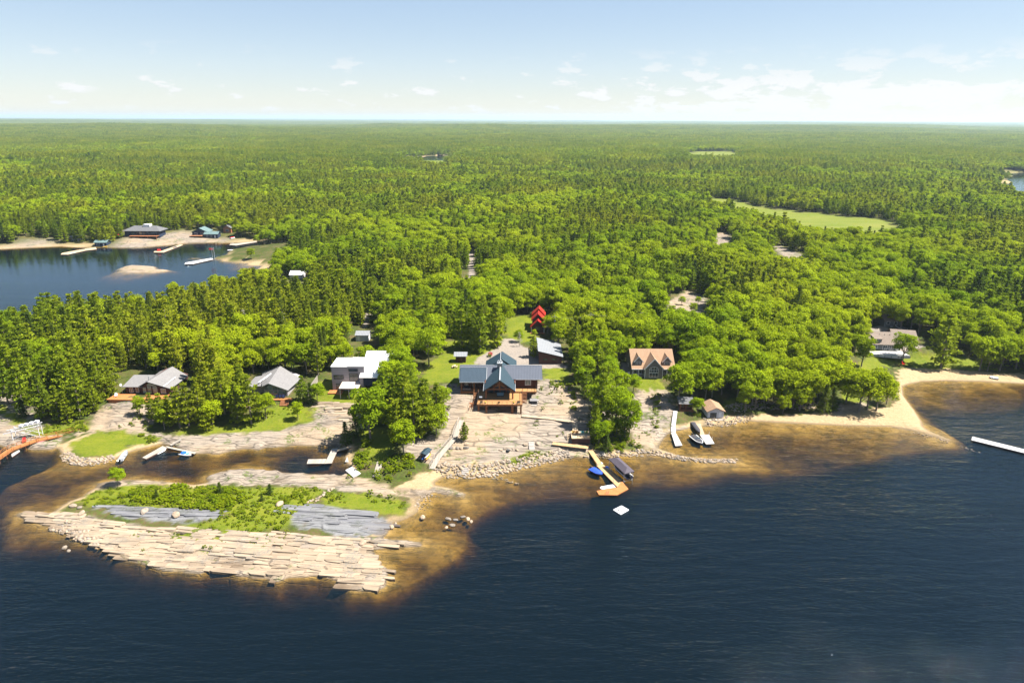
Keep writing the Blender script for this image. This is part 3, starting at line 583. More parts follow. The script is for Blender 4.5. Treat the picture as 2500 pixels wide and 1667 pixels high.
for y0, y1, cell, lod in ((170, 330, 4.5, 0), (330, 560, 4.8, 0), (560, 1250, 5.8, 1)):
    x, y, g = field(y0, y1, cell, 0.46, int(y0)); m = usable(x, y)
    x, y = x[m], y[m]
    f = fbm(x/75, y/75, 61, 3); f2 = fbm(x/22, y/22, 63, 2); far_pine = sstep(250, 800, y)*0.03
    side = np.where((x > 30) & (y < 420), -0.07, 0)+np.where((x < -60) & (y < 330), 0.08, 0)
    pine = (0.5+(f-.5)*.75+0.35*(f2-.5)+far_pine+side+g.normal(size=len(x))*0.10) > 0.52
    kind = np.where(pine, 1, 0); kind = np.where(pine & (g.random(len(x)) < 0.13), 2, kind)
    h = np.where(kind == 0, g.uniform(6.5, 12.5, len(x)), g.uniform(8.0, 15.5, len(x)))*np.where(y > 330, 0.95, 1); h = h*np.where(y < 330, 1.0, 1.0)
    h = np.where(g.random(len(x)) < 0.10, h*1.22, h)
    w_ = g.uniform(0.78, 1.16, len(x)); z = Zat(x, y)
    # keep the sight lines the photo has
    v = np.column_stack([x, y, z])-CAM; zc = v@_f; bx = 1250+F_PX*(v@_r)/zc; by = 833.5-F_PX*(v@_u)/zc; ty = by-F_PX*h*0.95/zc; wr = F_PX*h*np.where(kind == 0, 0.42, 0.29)*w_/zc
    bad = np.zeros(len(x), bool)
    for (k, kyw) in KP: bad |= (y < kyw+1.5) & (bx+wr > k[0]) & (bx-wr < k[2]) & (ty < k[3]) & (by > k[1])
    dh = np.min(np.hypot(x[:, None]-HX[None, :, 0], y[:, None]-HX[None, :, 1]), 1) if y0 < 300 else np.full(len(x), 99.)
    m = ~bad & (dh > 2.6)
    TREES.append(np.column_stack([x, y, z, h, w_, kind, np.full(len(x), lod), zc])[m])
hc = np.array([[*c, 0, project(c[:3])[2]] for c in cand]); TR = np.vstack([hc]+TREES)
forced = np.zeros(len(TR), bool); forced[:nhand] = True
v = TR[:, :3]-CAM; bx = 1250+F_PX*(v@_r)/TR[:, 7]; by = 833.5-F_PX*(v@_u)/TR[:, 7]; hp = F_PX*TR[:, 3]/TR[:, 7]
inside = (bx > -5) & (bx < 2505) & (by-hp < 1660)
INDIV = np.zeros(len(TR), bool)
for kinds in ((0,), (1, 2)):
    idx = np.nonzero(np.isin(TR[:, 5], kinds) & inside)[0]; sc = hp[idx]*(TR[idx, 4])+forced[idx]*1e4
    INDIV[idx[np.argsort(-sc)[:300]]] = True
print('trees', len(TR), 'individual', INDIV.sum())
def mesh_keys(kind, lod): return [n for n in PROTO if n[:-1] == (('broad', 'pine', 'spruce')[kind]+('mid' if lod else ''))]
for kinds, name, label in (((0,), 'broadleaf_forest', 'bright yellow green broad-leaved forest canopy spreading inland'), ((1, 2), 'pine_forest', 'dark and olive green pine and spruce trees mixed through the inland forest')):
    keys = sum([mesh_keys(k, l) for k in kinds for l in (0, 1)], []); sel = np.nonzero(~INDIV & np.isin(TR[:, 5], kinds))[0]
    ix = np.zeros(len(sel), int); g = np.random.default_rng(3)
    for k in kinds:
        for l in (0, 1):
            mk = [keys.index(q_) for q_ in mesh_keys(k, l)]; mm = (TR[sel, 5] == k) & (TR[sel, 6] == l); ix[mm] = g.choice(mk, mm.sum())
    H0 = np.where(TR[sel, 5] == 0, 10.0, 12.0); s = TR[sel, 3]/H0; scl = np.column_stack([s*TR[sel, 4], s*TR[sel, 4], s])
    o = scatter_object(name, [PROTO[k][2] for k in keys], TR[sel, :3], g.uniform(0, 6.28, len(sel)), scl, ix); o['label'] = label; o['category'] = 'forest'
# far forest
FP = []
for y0, y1, cell in ((1250, 2600, 19), (2600, 6000, 30), (6000, 14000, 62), (14000, 30000, 120)):
    x, y, g = field(y0, y1, cell, 0.5, int(y0)); m = (Zat(x, y, SDw) > 14) & (Zat(x, y, RS[3]) < 0.2); x, y = x[m], y[m]; z = Zat(x, y); s = g.uniform(0.9, 1.25, len(x))*(cell/19)**0.75; sz = g.uniform(0.85, 1.15, len(x))*(1+0.10*(cell/19-1)**0.6 if cell > 19 else 1)
    f = fbm(x/420, y/420, 83, 3)+g.normal(size=len(x))*0.12; ix = np.where(f < 0.40, 5, np.where(f < 0.46, 3, np.where(f < 0.52, 2, np.where(f < 0.58, 1, np.where(g.random(len(x)) < .5, 0, 4)))))
    v_ = np.column_stack([x, y, z])-CAM; zc_ = v_@_f; px_ = 1250+F_PX*(v_@_r)/zc_; py_ = 833.5-F_PX*(v_@_u)/zc_; ok_ = np.ones(len(x), bool)
    for k in ((1028, 379, 1092, 396), (1675, 371, 1806, 382), (2476, 426, 2510, 470)): ok_ &= ~((px_ > k[0]-8) & (px_ < k[2]+8) & (py_ > k[1]) & (py_-F_PX*10/zc_ < k[3]-1))
    x, y, z, s, sz, ix = (a_[ok_] for a_ in (x, y, z, s, sz, ix)); FP.append(np.column_stack([x, y, z, s, sz, ix, g.uniform(0, 6.28, len(x))]))
FP = np.vstack(FP); print('patches', len(FP))
o = scatter_object('distant_forest', PATCH, FP[:, :3], FP[:, 6], FP[:, [3, 3, 4]], FP[:, 5]); o['label'] = 'endless mixed forest fading blue towards the flat horizon'; o['category'] = 'forest'
# individual trees: an Empty at the foot, trunk and crown as parts
TREE_OBJ = []
CNT = {}
def place_tree(key, x, y, z, h, wf, name, cat, H0):
    cm_, tm_, _ = PROTO[key]; r = bpy.data.objects.new(name, None); COL.objects.link(r); r.location = (x, y, z); r.rotation_euler = (0, 0, random.uniform(0, 6.28)); s = h/H0; r.scale = (s*wf, s*wf, s); r.empty_display_size = 0.5
    for pn, me in (('trunk', tm_), ('crown', cm_)):
        c = bpy.data.objects.new(pn, me); COL.objects.link(c); c.parent = r
    r['category'] = cat; return r
for i in np.nonzero(INDIV)[0]:
    x, y, z, h, wf, kd = TR[i, :6]; kd = int(kd); ks = mesh_keys(kd, 0)
    key = random.choice(ks)
    if kd == 1 and forced[i] and wf < 1.0: wf *= 1.1
    o = place_tree(key, x, y, z-0.05, h, wf, ('broadleaf_tree', 'pine_tree', 'spruce_tree')[kd], 'tree', 10.0 if kd == 0 else 12.0)
    TREE_OBJ.append((o, kd, x, y, h, wf, key, bx[i], by[i], hp[i]))
# ================================================================== built things
class MB:
    def __init__(s): s.v = []; s.f = []
    def add(s, v, f):
        n = len(s.v); s.v += [tuple(map(float, p)) for p in v]; s.f += [tuple(i+n for i in q) for q in f]; return s
    def box(s, x0, y0, z0, x1, y1, z1):
        return s.add([(x0,y0,z0),(x1,y0,z0),(x1,y1,z0),(x0,y1,z0),(x0,y0,z1),(x1,y0,z1),(x1,y1,z1),(x0,y1,z1)], [(0,3,2,1),(4,5,6,7),(0,1,5,4),(1,2,6,5),(2,3,7,6),(3,0,4,7)])
    def slab(s, pts, th, up=None):      # planar polygon thickened downwards along its normal (or straight down)
        p = [Vector(q) for q in pts]; n = (p[1]-p[0]).cross(p[2]-p[0]).normalized()
        if n.z < 0: n = -n; p = p[::-1]
        if up: n = Vector((0, 0, 1))
        k = len(p); return s.add(p+[q-n*th for q in p], [tuple(range(k)), tuple(range(2*k-1, k-1, -1))]+[(i, k+i, k+(i+1) % k, (i+1) % k) for i in range(k)])
    def prism_y(s, xz, y0, y1):         # outline in the xz plane pushed along y
        k = len(xz); a = sum(xz[i][0]*xz[(i+1) % k][1]-xz[(i+1) % k][0]*xz[i][1] for i in range(k))
        if a < 0: xz = xz[::-1]
        return s.add([(x, y0, z) for x, z in xz]+[(x, y1, z) for x, z in xz], [tuple(range(k)), tuple(range(2*k-1, k-1, -1))]+[(i, k+i, k+(i+1) % k, (i+1) % k) for i in range(k)])
    def prism_x(s, yz, x0, x1):
        k = len(yz); a = sum(yz[i][0]*yz[(i+1) % k][1]-yz[(i+1) % k][0]*yz[i][1] for i in range(k))
        if a < 0: yz = yz[::-1]
        return s.add([(x1, y, z) for y, z in yz]+[(x0, y, z) for y, z in yz], [tuple(range(k)), tuple(range(2*k-1, k-1, -1))]+[(i, k+i, k+(i+1) % k, (i+1) % k) for i in range(k)])
    def bar(s, a, b, w, h=None):
        a, b = Vector(a), Vector(b); h = h or w; d = (b-a).normalized(); u = d.cross(Vector((0, 0, 1)) if abs(d.z) < .95 else Vector((0, 1, 0))).normalized()*w/2; n = u.cross(d).normalized()*h/2
        return s.add([a-u-n, a+u-n, a+u+n, a-u+n, b-u-n, b+u-n, b+u+n, b-u+n], [(0,1,2,3),(7,6,5,4),(0,4,5,1),(1,5,6,2),(2,6,7,3),(3,7,4,0)])
    def cyl(s, c, r, z0, z1, k=10, r2=None):
        r2 = r if r2 is None else r2
        v = [(c[0]+r*math.cos(6.2832*i/k), c[1]+r*math.sin(6.2832*i/k), z0) for i in range(k)]+[(c[0]+r2*math.cos(6.2832*i/k), c[1]+r2*math.sin(6.2832*i/k), z1) for i in range(k)]
        return s.add(v, [tuple(range(k-1, -1, -1)), tuple(range(k, 2*k))]+[(i, (i+1) % k, k+(i+1) % k, k+i) for i in range(k)])
    def log(s, a, b, r, k=8):
        v, q = tube([a, b], [r, r], k); n = len(v); return s.add([tuple(p) for p in v], [tuple(i) for i in q]+[tuple(range(k-1, -1, -1)), tuple(range(n-k, n))])
    def build(s, name, m, parent=None, smooth=False):
        me = bpy.data.meshes.new(name); me.from_pydata(s.v, [], s.f); me.validate(); me.update()
        bm = bmesh.new(); bm.from_mesh(me); bmesh.ops.recalc_face_normals(bm, faces=bm.faces); bm.to_mesh(me); bm.free()
        me.materials.append(m); o = bpy.data.objects.new(name, me); COL.objects.link(o)
        if smooth: me.polygons.foreach_set('use_smooth', [True]*len(me.polygons))
        if parent: o.parent = parent
        return o
def thing(name, label, cat, loc=(0, 0, 0), rz=0.0, group=None):
    o = bpy.data.objects.new(name, None); COL.objects.link(o); o.location = loc; o.rotation_euler = (0, 0, rz); o.empty_display_size = 0.5
    o['label'] = label; o['category'] = cat
    if group: o['group'] = group
    return o
def tag(o, label, cat, group=None):
    o['label'] = label; o['category'] = cat
    if group: o['group'] = group
    return o
def zat(px, py, yw): d = ray(px, py); return CAM+d*(yw/d[1])
def gz(x, y): return float(Zat(x, y))
# ---- materials
def simple(name, col, rough=0.8, var=0.25, scale=3.0, spec=0.3, metal=0.0, aniso=(1, 1, 1), bump=0.0):
    t = NT(newmat(name)); n = t.noise(t.pos(aniso), scale, 5, 0.6)
    c = t.mix(t.map(n, 0.3, 0.7), tuple(v*(1-var) for v in col), tuple(min(1, v*(1+var)) for v in col))
    t.out(t.bsdf(c, rough, n if bump else None, metal, spec, strength=bump or .1, dist=0.05)); return t.m
def planks(name, a, b, axis=0, width=0.16, rough=0.75):    # boards side by side along one axis
    t = NT(newmat(name)); p = t.pos(obj=True); xyz = t.n('SeparateXYZ', {0: p}).outputs[axis]
    k = t.math('DIVIDE', xyz, width); fl = t.math('FLOOR', k); fr = t.math('FRACT', k)
    rn = t.n('TexWhiteNoise', {'W': fl}, noise_dimensions='1D').outputs[0]; gap = t.map(t.math('ABSOLUTE', t.math('SUBTRACT', fr, 0.5)), 0.42, 0.5, 1, 0.25)
    n = t.noise(p, 2.5, 4); c = t.mix(t.math('ADD', t.math('MULTIPLY', rn, 0.7), t.math('MULTIPLY', n, 0.3)), a, b)
    s = t.n('VectorMath', {0: c}, operation='SCALE'); t.t.links.new(gap, s.inputs['Scale']); t.out(t.bsdf(s.outputs[0], rough, gap, spec=0.2, strength=0.4, dist=0.02)); return t.m
def metal_roof(name, col, axis=0, pitch=0.42, rough=0.6):
    t = NT(newmat(name)); p = t.pos(obj=True); k = t.n('SeparateXYZ', {0: p}).outputs[axis]; fr = t.math('FRACT', t.math('DIVIDE', k, pitch))
    rib = t.map(t.math('ABSOLUTE', t.math('SUBTRACT', fr, 0.5)), 0.36, 0.5); n = t.noise(p, 0.5, 3)
    c = t.mix(rib, t.mix(n, tuple(v*.85 for v in col), tuple(v*1.15 for v in col)), tuple(v*1.5 for v in col)); t.out(t.bsdf(c, rough, rib, 0.1, 0.3, strength=0.8, dist=0.05)); return t.m
def shingles(name, a, b):
    t = NT(newmat(name)); p = t.pos((1.6, 1.6, 3.2), obj=True); v = t.n('TexVoronoi', {'Vector': p, 'Scale': 2.2}).outputs[1]; g = t.n('RGBToBW', {0: v}).outputs[0]; n = t.noise(t.pos(obj=True), 0.5, 4)
    t.out(t.bsdf(t.mix(t.math('ADD', t.math('MULTIPLY', g, 0.6), t.math('MULTIPLY', n, 0.4)), a, b), 0.9, g, spec=0.15, strength=0.3, dist=0.03)); return t.m
def glass(name, col=(0.02, 0.028, 0.035), rough=0.06):
    t = NT(newmat(name)); n = t.noise(t.pos(), 0.8, 3); t.out(t.bsdf(t.mix(t.map(n, .4, .6), col, tuple(v*2.2 for v in col)), rough, spec=0.9)); return t.m
M = dict(
 navy_roof=metal_roof('dark_blue_standing_seam_roof', (0.022, 0.039, 0.058)), navy_roof_y=metal_roof('dark_blue_seam_roof_along', (0.017, 0.036, 0.049), axis=1), slate_roof=metal_roof('slate_grey_seam_roof', (0.060, 0.068, 0.088), pitch=.5),
 grey_metal=metal_roof('pale_grey_metal_roof', (0.18, 0.187, 0.20), pitch=.6), red_roof=metal_roof('red_metal_roof', (0.36, 0.018, 0.010), axis=1, rough=.5), white_roof=simple('white_membrane_roof', (0.62, 0.61, 0.60), 0.6, .05),
 teal_roof=metal_roof('grey_teal_metal_roof', (0.10, 0.15, 0.15)), grey_shingle=shingles('grey_shingles', (0.125, 0.120, 0.122), (0.20, 0.192, 0.19)), tan_shingle=shingles('tan_shingles', (0.20, 0.125, 0.078), (0.30, 0.195, 0.125)), brown_shingle=shingles('grey_brown_shingles', (0.125, 0.098, 0.08), (0.21, 0.17, 0.14)), dark_shingle=shingles('dark_grey_shingles', (0.075, 0.075, 0.08), (0.14, 0.14, 0.145)),
 log=simple('brown_log', (0.10, 0.036, 0.018), .7, .4, 2.0, aniso=(.4, 1, 3)), timber=simple('orange_brown_timber', (0.185, 0.075, 0.03), .7, .3, 3), dark_wood=simple('dark_brown_boards', (0.060, 0.026, 0.020), .8, .3, 4, aniso=(4, 4, .4)), brown_board=simple('red_brown_boards', (0.095, 0.042, 0.032), .8, .25, 3, aniso=(4, 4, .4)),
 deck=planks('golden_deck_boards', (0.29, 0.145, 0.055), (0.38, 0.20, 0.08), 1), deck_x=planks('golden_dock_boards', (0.33, 0.205, 0.10), (0.43, 0.28, 0.145), 0, .3), orange=planks('orange_stained_boards', (0.30, 0.115, 0.036), (0.39, 0.165, 0.06), 0), pale_wood=planks('weathered_grey_boards', (0.24, 0.212, 0.18), (0.34, 0.30, 0.255), 0, .3), pale_y=planks('pale_walk_boards', (0.34, 0.255, 0.165), (0.43, 0.33, 0.225), 0, .25), white_plank=planks('white_dock_boards', (0.38, 0.365, 0.35), (0.50, 0.48, 0.46), 1, .5), grey_wood=simple('grey_weathered_timber', (0.27, 0.24, 0.21), .9, .25, 5),
 taupe=planks('taupe_siding', (0.155, 0.145, 0.14), (0.185, 0.175, 0.165), 2, .22), mauve=planks('lilac_grey_panels', (0.29, 0.26, 0.275), (0.31, 0.28, 0.295), 2, .6), navy_wall=planks('navy_siding', (0.018, 0.028, 0.055), (0.026, 0.038, 0.068), 2, .3), white_wall=planks('white_siding', (0.50, 0.49, 0.50), (0.56, 0.55, 0.56), 2, .3), grey_wall=planks('grey_siding', (0.12, 0.13, 0.14), (0.16, 0.165, 0.17), 2, .25), cedar=planks('cedar_siding', (0.28, 0.11, 0.05), (0.36, 0.16, 0.08), 2, .25),
 trim=simple('white_trim', (0.66, 0.66, 0.68), .5, .04), glass=glass('dark_window_glass'), glass_green=glass('green_tinted_glass', (0.07, 0.10, 0.095)), stone=simple('grey_chimney_stone', (0.22, 0.21, 0.20), .9, .5, 6, bump=.5), metal=simple('brushed_aluminium', (0.50, 0.51, 0.53), .35, .1, 5, metal=.7), black=simple('black_metal', (0.02, 0.02, 0.022), .5, .2), concrete=simple('pale_concrete', (0.40, 0.36, 0.32), .9, .15, 3), steel=simple('galvanised_steel', (0.42, 0.43, 0.44), .45, .1, metal=.5),
 boat_white=simple('white_gelcoat', (0.70, 0.70, 0.69), .3, .03, spec=.5), boat_navy=simple('navy_hull', (0.014, 0.018, 0.05), .3, .1, spec=.5), blue_cover=simple('blue_boat_cover', (0.018, 0.06, 0.34), .7, .2, 2), dark_cover=simple('charcoal_boat_cover', (0.045, 0.043, 0.05), .8, .2, 2), canopy=simple('charcoal_canopy_fabric', (0.062, 0.052, 0.066), .8, .12, 1.2), red=simple('red_plastic', (0.55, 0.02, 0.02), .4, .1), pink=simple('faded_red_hull', (0.55, 0.20, 0.20), .4, .1), yellow=simple('yellow_plastic', (0.62, 0.40, 0.06), .4, .1), amber=simple('orange_plastic', (0.60, 0.26, 0.05), .4, .1), teal=simple('turquoise_plastic', (0.05, 0.45, 0.48), .4, .1), green=simple('lime_green_plastic', (0.28, 0.42, 0.09), .4, .1), blue=simple('bright_blue_plastic', (0.02, 0.12, 0.45), .4, .1), slab=simple('grey_stone_step', (0.33, 0.30, 0.27), .9, .2, 4, bump=.3), rope=simple('power_line_wire', (0.12, 0.12, 0.12), .6, .1), foil=simple('black_rubber_mat', (0.05, 0.05, 0.05), .8, .3), yellow_flower=simple('yellow_flower_heads', (0.55, 0.45, 0.02), .7, .2), red_flower=simple('red_leaf_shrub', (0.35, 0.03, 0.03), .8, .4, 4))
# ---- shared pieces
def window(parent, x, z, w, h, y, frame='trim', pane='glass', nx=1, nz=1, side=None, name='window'):
    """a framed window on a wall facing -y (or, with side=+1/-1, on a wall facing +x / -x where x is the wall plane and y the position)"""
    f, p = MB(), MB(); b = 0.09
    def bx(mb, a0, a1, z0, z1, d0, d1):
        if side is None: mb.box(a0, y-d1, z0, a1, y-d0, z1)
        else: mb.box(min(x+side*d0, x+side*d1), a0, z0, max(x+side*d0, x+side*d1), a1, z1)
    c = x if side is None else y
    a0, a1 = c-w/2, c+w/2
    for (u0, u1, v0, v1) in ((a0, a1, z, z+b), (a0, a1, z+h-b, z+h), (a0, a0+b, z+b, z+h-b), (a1-b, a1, z+b, z+h-b)): bx(f, u0, u1, v0, v1, 0.003, 0.09)
    for i in range(1, nx): u = a0+w*i/nx; bx(f, u-.035, u+.035, z+b, z+h-b, 0.003, 0.08)
    for i in range(1, nz): v_ = z+h*i/nz; bx(f, a0+b, a1-b, v_-.035, v_+.035, 0.003, 0.078)
    bx(p, a0+b, a1-b, z+b, z+h-b, 0.001, 0.04)
    o = f.build(name, M[frame], parent); p.build('pane', M[pane], o); return o
def gable_y(parent, x0, x1, xr, y0, y1, ze0, ze1, zr, mat, th=0.22, name='roof'):   # ridge along y
    mb = MB(); mb.slab([(xr, y0, zr), (xr, y1, zr), (x0, y1, ze0), (x0, y0, ze0)], th); mb.slab([(xr, y0, zr+.002), (x1, y0, ze1), (x1, y1, ze1), (xr, y1, zr+.002)], th); return mb.build(name, M[mat], parent)
def gable_x(parent, x0, x1, y0, y1, yr, ze, zr, mat, th=0.22, name='roof', zb=None):
    zb = ze if zb is None else zb
    mb = MB(); mb.slab([(x0, y0, ze), (x1, y0, ze), (x1, yr, zr), (x0, yr, zr)], th); mb.slab([(x0, yr, zr+.002), (x1, yr, zr+.002), (x1, y1, zb), (x0, y1, zb)], th); return mb.build(name, M[mat], parent)
def steps(parent, x0, x1, y0, z0, y1, z1, n, mat, name='stairs', rail=None):
    mb = MB()
    for i in range(n):
        f = (i+.5)/n; y = y0+(y1-y0)*f; z = z0+(z1-z0)*(i+1)/n; mb.box(x0, y-.17, z-.06, x1, y+.17, z)
    for x in (x0-.06, x1+.0): mb.add(*_stringer(x, y0, z0, y1, z1))
    o = mb.build(name, M[mat], parent)
    if rail:
        r = MB()
        for x in (x0-.05, x1+.05):
            for i in range(4): f = i/3; y = y0+(y1-y0)*f; z = z0+(z1-z0)*f; r.bar((x, y, z), (x, y, z+.95), .06)
            r.bar((x, y0, z0+.95), (x, y1, z1+.95), .07)
        r.build('handrail', M[rail], o)
    return o
def _stringer(x, y0, z0, y1, z1):
    return [(x, y0, z0-.3), (x+.06, y0, z0-.3), (x+.06, y1, z1-.3), (x, y1, z1-.3), (x, y0, z0-.02), (x+.06, y0, z0-.02), (x+.06, y1, z1-.1), (x, y1, z1-.1)], [(0,3,2,1),(4,5,6,7),(0,1,5,4),(1,2,6,5),(2,3,7,6),(3,0,4,7)]
def railing(parent, pts, z, h=1.0, step=1.6, mat='timber', name='railing', panel=False):
    r = MB(); g = MB()
    for a, b in zip(pts[:-1], pts[1:]):
        L = math.dist(a, b); n = max(1, round(L/step))
        for i in range(n+1): f = i/n; x, y = a[0]+(b[0]-a[0])*f, a[1]+(b[1]-a[1])*f; r.bar((x, y, z), (x, y, z+h), .07)
        r.bar((*a, z+h), (*b, z+h), .08)
        if panel: g.bar((*a, z+h*.5), (*b, z+h*.5), .012, h*.8)
    o = r.build(name, M[mat], parent)
    if panel: g.build('glass_panel', M_clear, o)
    return o
def mk_clear():
    t = NT(newmat('clear_glass_panel')); t.out(t.n('MixShader', {0: 0.08, 1: t.n('BsdfTransparent', {'Color': (.97, .98, .97)}).outputs[0], 2: t.n('BsdfGlossy', {'Roughness': .05}).outputs[0]}).outputs[0]); return t.m
M_clear = mk_clear()

# ================================================================== log house
LH = thing('log_house', 'large brown log house with dark blue metal roofs above the granite shore', 'house', (-3.7, 192.0, 4.3)); LHp = LH
b = MB(); b.box(-4.7, 9.2, -1.2, 4.6, 28.2, 6.0); b.prism_y([(-4.7, 6.0), (4.6, 6.0), (0, 9.25)], 9.2, 28.2); b.box(-12.4, 13.6, -1, -4.7, 23.4, 6.3); b.box(4.6, 12.7, -1, 11.4, 23.4, 6.5)
b.prism_x([(12.7, 6.5), (23.4, 6.5), (18, 8.7)], 4.6, 11.4); b.prism_x([(13.6, 6.3), (23.4, 6.3), (18, 8.7)], -12.4, -4.7); b.build('wall', M['log'], LH)
lg = MB()
for i in range(9):
    z = 3.2+i*.37; lg.log((4.7, 12.62, z), (11.95, 12.62, z), .19); lg.log((11.42, 12.2, z+.18), (11.42, 23.8, z+.18), .19); lg.log((-12.9, 13.5, z), (-5, 13.5, z), .19)
    lg.log((-4.75, 9.0, z+.1), (-4.75, 13, z+.1), .19); lg.log((4.65, 9.0, z+.1), (4.65, 12.4, z+.1), .19)
lg.build('log_course', M['log'], LH)
gable_y(LH, -5.1, 4.8, 0, 3.3, 29.2, 6.0, 6.0, 9.62, 'navy_roof_y'); gable_y(LH, -5.2, 5.3, .35, 21.5, 29.6, 6.5, 6.6, 9.95, 'navy_roof_y', name='rear_roof')
mb = MB(); mb.slab([(-13.3, 12.0, 6.55), (-1.0, 12.0, 6.55), (-1.0, 18, 9.1), (-13.3, 18, 9.1)], .22); mb.slab([(-13.3, 18, 9.1), (-1, 18, 9.1), (-1, 24.2, 6.4), (-13.3, 24.2, 6.4)], .22); mb.build('wing_roof', M['slate_roof'], LH)
mb = MB(); mb.slab([(1.0, 11.8, 6.6), (13.5, 11.8, 6.6), (13.5, 18, 9.1), (1.0, 18, 9.1)], .22); mb.slab([(1, 18, 9.1), (13.5, 18, 9.1), (13.5, 24.2, 6.4), (1, 24.2, 6.4)], .22); mb.build('wing_roof', M['slate_roof'], LH)
mb = MB(); mb.slab([(-13.0, 10.8, 5.95), (-4.4, 10.8, 5.95), (-4.4, 16.4, 8.85), (-13.0, 16.4, 8.85)], .2); mb.build('porch_roof', M['navy_roof'], LH)
mb = MB(); mb.bar((0, 3.2, 9.68), (0, 14.9, 9.68), .42, .10); mb.bar((0, 17.1, 9.68), (0, 29.2, 9.70), .42, .10); mb.bar((-13.3, 18, 9.16), (-2, 18, 9.16), .22, .08); mb.bar((2, 18, 9.16), (13.5, 18, 9.16), .22, .08); mb.bar((-13.0, 16.4, 8.9), (-4.4, 16.4, 8.9), .16, .08)
mb.bar((-5.12, 3.3, 5.98), (-5.12, 11, 5.98), .12, .16); mb.bar((4.82, 3.3, 5.98), (4.82, 12, 5.98), .12, .16); mb.bar((-13.0, 10.75, 5.9), (-4.4, 10.75, 5.9), .12, .16); mb.bar((4.9, 11.75, 6.52), (13.5, 11.75, 6.52), .12, .16); mb.bar((-4.4, 10.8, 5.98), (-4.4, 16.4, 8.9), .12, .14)
mb.build('flashing', M['steel'], LH)
c = MB(); c.box(-1.0, 15.0, 7.5, .55, 16.9, 10.7); co_ = c.build('chimney', M['stone'], LH); c = MB(); c.box(-1.1, 14.9, 10.7, .65, 17.0, 10.88); c.cyl((-.6, 15.95), .26, 10.88, 11.5); c.cyl((.2, 15.95), .26, 10.88, 11.5); c.build('chimney_cap', M['steel'], co_)
# gable front: posts, truss, recessed glass
g = MB()
for x in (-4.3, 4.0): g.log((x, 4.4, 2.95), (x, 4.4, 6.15), .26)
g.log((-4.7, 4.4, 6.2), (4.4, 4.4, 6.2), .24); g.log((-.15, 4.4, 6.2), (-.15, 4.4, 9.2), .2); g.log((-4.8, 4.4, 5.95), (-.1, 4.4, 9.2), .2); g.log((4.5, 4.4, 5.95), (-.1, 4.4, 9.2), .2); g.log((-2.3, 4.4, 6.3), (-.2, 4.4, 8.0), .14); g.log((2.1, 4.4, 6.3), (-.1, 4.4, 8.0), .14); g.build('gable_truss', M['timber'], LH)
for x in (-2.9, -1.0, 1.0, 2.9): window(LH, x, 3.0, 1.6, 2.7, 9.18, 'dark_wood')
mb = MB(); mb.prism_y([(-3.2, 6.2), (3.2, 6.2), (0, 8.6)], 9.12, 9.19); mb.build('gable_window', M['glass'], LH)
window(LH, 8.9, 4.35, 1.9, 1.75, 12.42, 'trim', 'glass_green', 2)
for x in (-11, -8.5): window(LH, x, 3.2, 1.5, 2.0, 13.3, 'dark_wood')
# deck
dk = MB(); dk.box(-6.9, 0, 2.72, 6.9, 9.2, 2.95); dk.box(-12.7, 10.9, 2.45, -4.8, 13.4, 2.65); dk.box(4.8, 9.21, 3.2, 11.6, 12.4, 3.45); dk.box(-6.9, 9.21, 2.5, -4.8, 10.89, 2.66); dko = dk.build('deck', M['deck'], LH)
fa = MB(); fa.box(-6.95, -.07, 2.45, 6.95, -.003, 2.9); fa.box(6.903, -.07, 2.45, 6.97, 9.2, 2.9); fa.box(-6.97, -.07, 2.45, -6.903, 9.2, 2.9); fa.box(-12.75, 10.8, 2.2, -6.9, 10.89, 2.75); fa.box(6.98, 9.12, 3.0, 11.6, 9.2, 3.43); fa.build('deck_fascia', M['timber'], dko)
for x, w_ in ((-6.45, .55), (-4.05, .6), (3.9, .7), (6.5, .5)):
    p_ = MB(); p_.box(x-w_/2, .25, -1.2, x+w_/2, .25+w_, 2.72); p_.build('deck_post', M['timber'], LH)
for x in (-12.4, -8.3):
    p_ = MB(); p_.log((x, 11.2, -.8), (x, 11.2, 6.0), .24); p_.build('porch_post', M['timber'], LH)
railing(LH, [(-6.8, 9), (-6.8, .06), (6.8, .06), (6.8, 9.1)], 2.95, 1.0, 1.55, 'black', 'deck_railing', True); railing(LH, [(7.1, 9.3), (7.2, 9.3)], 3.45, 1, 1, 'black', 'deck_railing'); railing(LH, [(8.6, 9.3), (11.5, 9.3), (11.5, 12.2)], 3.45, 1, 1.4, 'black', 'deck_railing', True); railing(LH, [(-12.6, 11.0), (-7.9, 11.0)], 2.65, .9, 1.2, 'timber', 'porch_railing')
steps(LH, -8.3, -7.0, 10.7, 2.62, 5.6, 1.25, 9, 'timber', rail='timber'); mb = MB(); mb.box(-9.6, 4.2, 1.08, -7.0, 5.5, 1.22); mb.build('stair_landing', M['timber'], LH); steps(LH, -9.3, -8.3, 4.1, 1.2, .2, -.3, 10, 'timber', rail='timber'); steps(LH, 7.1, 8.4, 9.1, 3.42, 6.4, .4, 9, 'timber')
L0 = LH.location
def on(x, y, z): return (L0.x+x, L0.y+y, L0.z+z)
h = thing('hot_tub', 'square grey hot tub with a cover below the right deck of the log house', 'hot tub', on(10.6, 7.6, .35)); MB().box(-1.1, -1.0, -.9, 1.1, 1.0, .85).build('cabinet', M['dark_cover'], h); MB().box(-1.15, -1.05, .853, 1.15, 1.05, 1.0).build('cover', simple('grey_tub_cover', (.16, .15, .155), .7), h)
